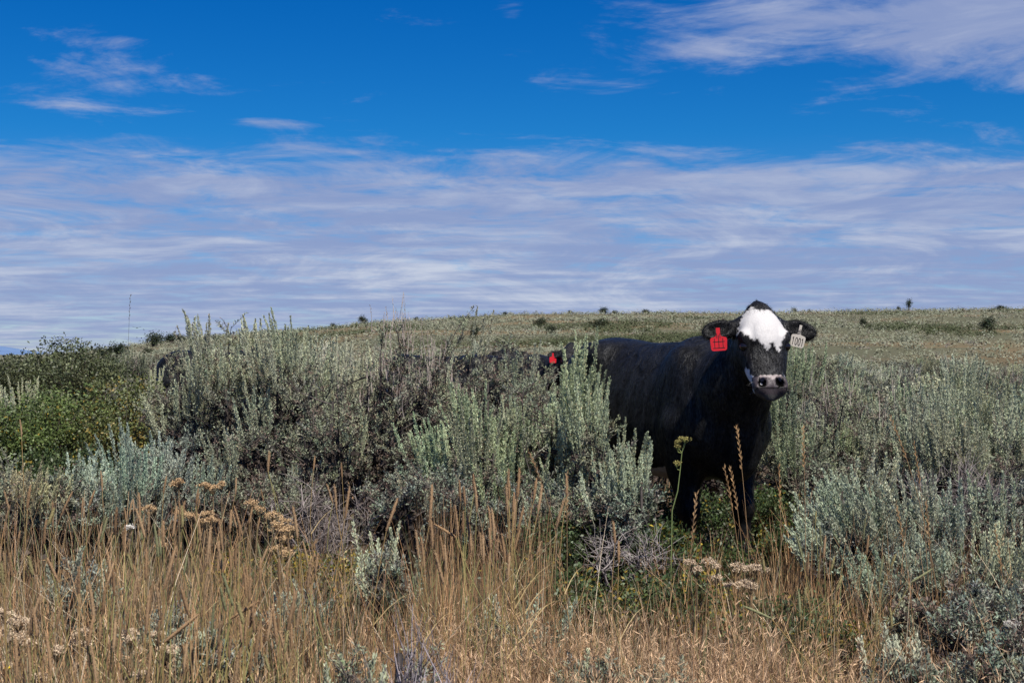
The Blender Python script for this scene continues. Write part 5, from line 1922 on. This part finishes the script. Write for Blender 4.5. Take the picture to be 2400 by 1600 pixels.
    pts = [(1575, 1195), (1588, 1150), (1594, 1100), (1598, 1060), (1606, 1030)]
    P = np.array([[gx(a, d), d, CAM_H - (b - HORIZON) / FPX * d] for a, b in pts])
    foot = ground(1570, d, -.01)
    P = np.vstack([np.array(foot), P]) - np.array(foot)
    o = thing('wild_parsnip', 'thin green stalk with yellow umbels against the cow chest', 'wildflower', foot)
    g = Geo()
    tubes(g, P[None], np.linspace(.0030, .0016, 6)[None], np.array([.20, .25, .09]), 6)
    umb = [((1606, 1030), .052), ((1590, 1038), .026), ((1588, 1048), .022), ((1586, 1088), .030)]
    g2 = Geo()
    for (a, b), w in umb:
        c = np.array([gx(a, d), d, CAM_H - (b - HORIZON) / FPX * d]) - np.array(foot)
        n = 26
        an = rng.uniform(0, 6.28, n)
        rr = np.sqrt(rng.random(n)) * w / 2
        t = c + np.stack([np.cos(an) * rr, np.sin(an) * rr, .006 + rng.normal(0, .002, n)], -1)
        j = np.argmin(np.linalg.norm(P - (c - np.array([0, 0, .03])), axis=1))
        root_ = P[min(j, 4)]
        hub = c - np.array([0, 0, .018])
        tubes(g, bez(root_[None], ((root_ + hub) / 2 + np.array([0, 0, -.006]))[None], hub[None], 4), np.full((1, 4), .0014), np.array([.28, .33, .10]), 4)
        tubes(g, bez(np.tile(hub, (n, 1)), (hub + t) / 2, t, 3), np.full((n, 3), .0007), np.array([.30, .33, .10]), 3)
        k = np.repeat(np.arange(n), 9)
        leaves(g2, t[k] + rng.normal(0, .003, (len(k), 3)), sph(rng, len(k)) + np.array([0, 0, .6]), .006, .004, np.array([.32, .28, .10]) * rng.uniform(.7, 1.2, (len(k), 1)), rng)
    obj('stem', g.mesh('stem'), M_GRASS, o)
    obj('flower_head', g2.mesh('flower_head'), M_SEED, o)

    # small yellow daisy at the lower edge
    d = 3.9
    c = np.array([gx(20, d), d, CAM_H - (1566 - HORIZON) / FPX * d])
    foot = np.array(ground(20, d, -.01))
    o = thing('yellow_daisy', 'small bright yellow flower beside the pale yarrow', 'wildflower', foot)
    g = Geo()
    rel = c - foot
    tubes(g, bez(np.zeros((1, 3)), (rel * .5 + np.array([.01, 0, 0]))[None], rel[None], 6), np.full((1, 6), .0016), np.array([.2, .24, .08]), 5)
    obj('stem', g.mesh('stem'), M_GRASS, o)
    g = Geo()
    a = np.linspace(0, 6.28, 14, endpoint=False)
    leaves(g, np.tile(rel, (14, 1)), np.stack([np.cos(a), np.sin(a) - .3, .45 + 0 * a], -1), .013, .0055, np.array([.75, .55, .02]), rng)
    obj('petals', g.mesh('petals'), M_SEED, o)

    # bird gliding far off
    bm = bmesh.new()
    prof = [(-.45, .05, .10), (-.22, .0, .06), (0, .0, 0), (.22, .0, .06), (.45, .05, .10)]
    rows = [[bm.verts.new((x, y - w_, z)), bm.verts.new((x, y + w_, z + .012)), bm.verts.new((x, y, z - .012))] for (x, y, z), w_ in zip(prof, (.02, .09, .11, .09, .02))]
    for r0_, r1_ in zip(rows[:-1], rows[1:]):
        for i in range(3):
            bm.faces.new((r0_[i], r0_[(i + 1) % 3], r1_[(i + 1) % 3], r1_[i]))
    bm.faces.new(rows[0])
    bm.faces.new(rows[-1][::-1])
    wing = bpy.data.meshes.new('wings')
    bmesh.ops.recalc_face_normals(bm, faces=bm.faces)
    bm.to_mesh(wing)
    bm.free()
    M_B = plain('dark_feathers', (.03, .03, .03), .8, .2)
    d = 150
    o = thing('bird', 'small dark bird gliding in the sky beside the hair-thin stalk', 'bird', (gx(321, d), d, CAM_H + (825 - 768) / FPX * d), R(20))
    obj('wings', wing, M_B, o)
    bm = bmesh.new()
    bmesh.ops.create_uvsphere(bm, u_segments=8, v_segments=8, radius=.1, matrix=Matrix.Diagonal((.6, 2.2, .6, 1)))
    me = bpy.data.meshes.new('body')
    bm.to_mesh(me)
    bm.free()
    obj('body', me, M_B, o)


build_single_plants()
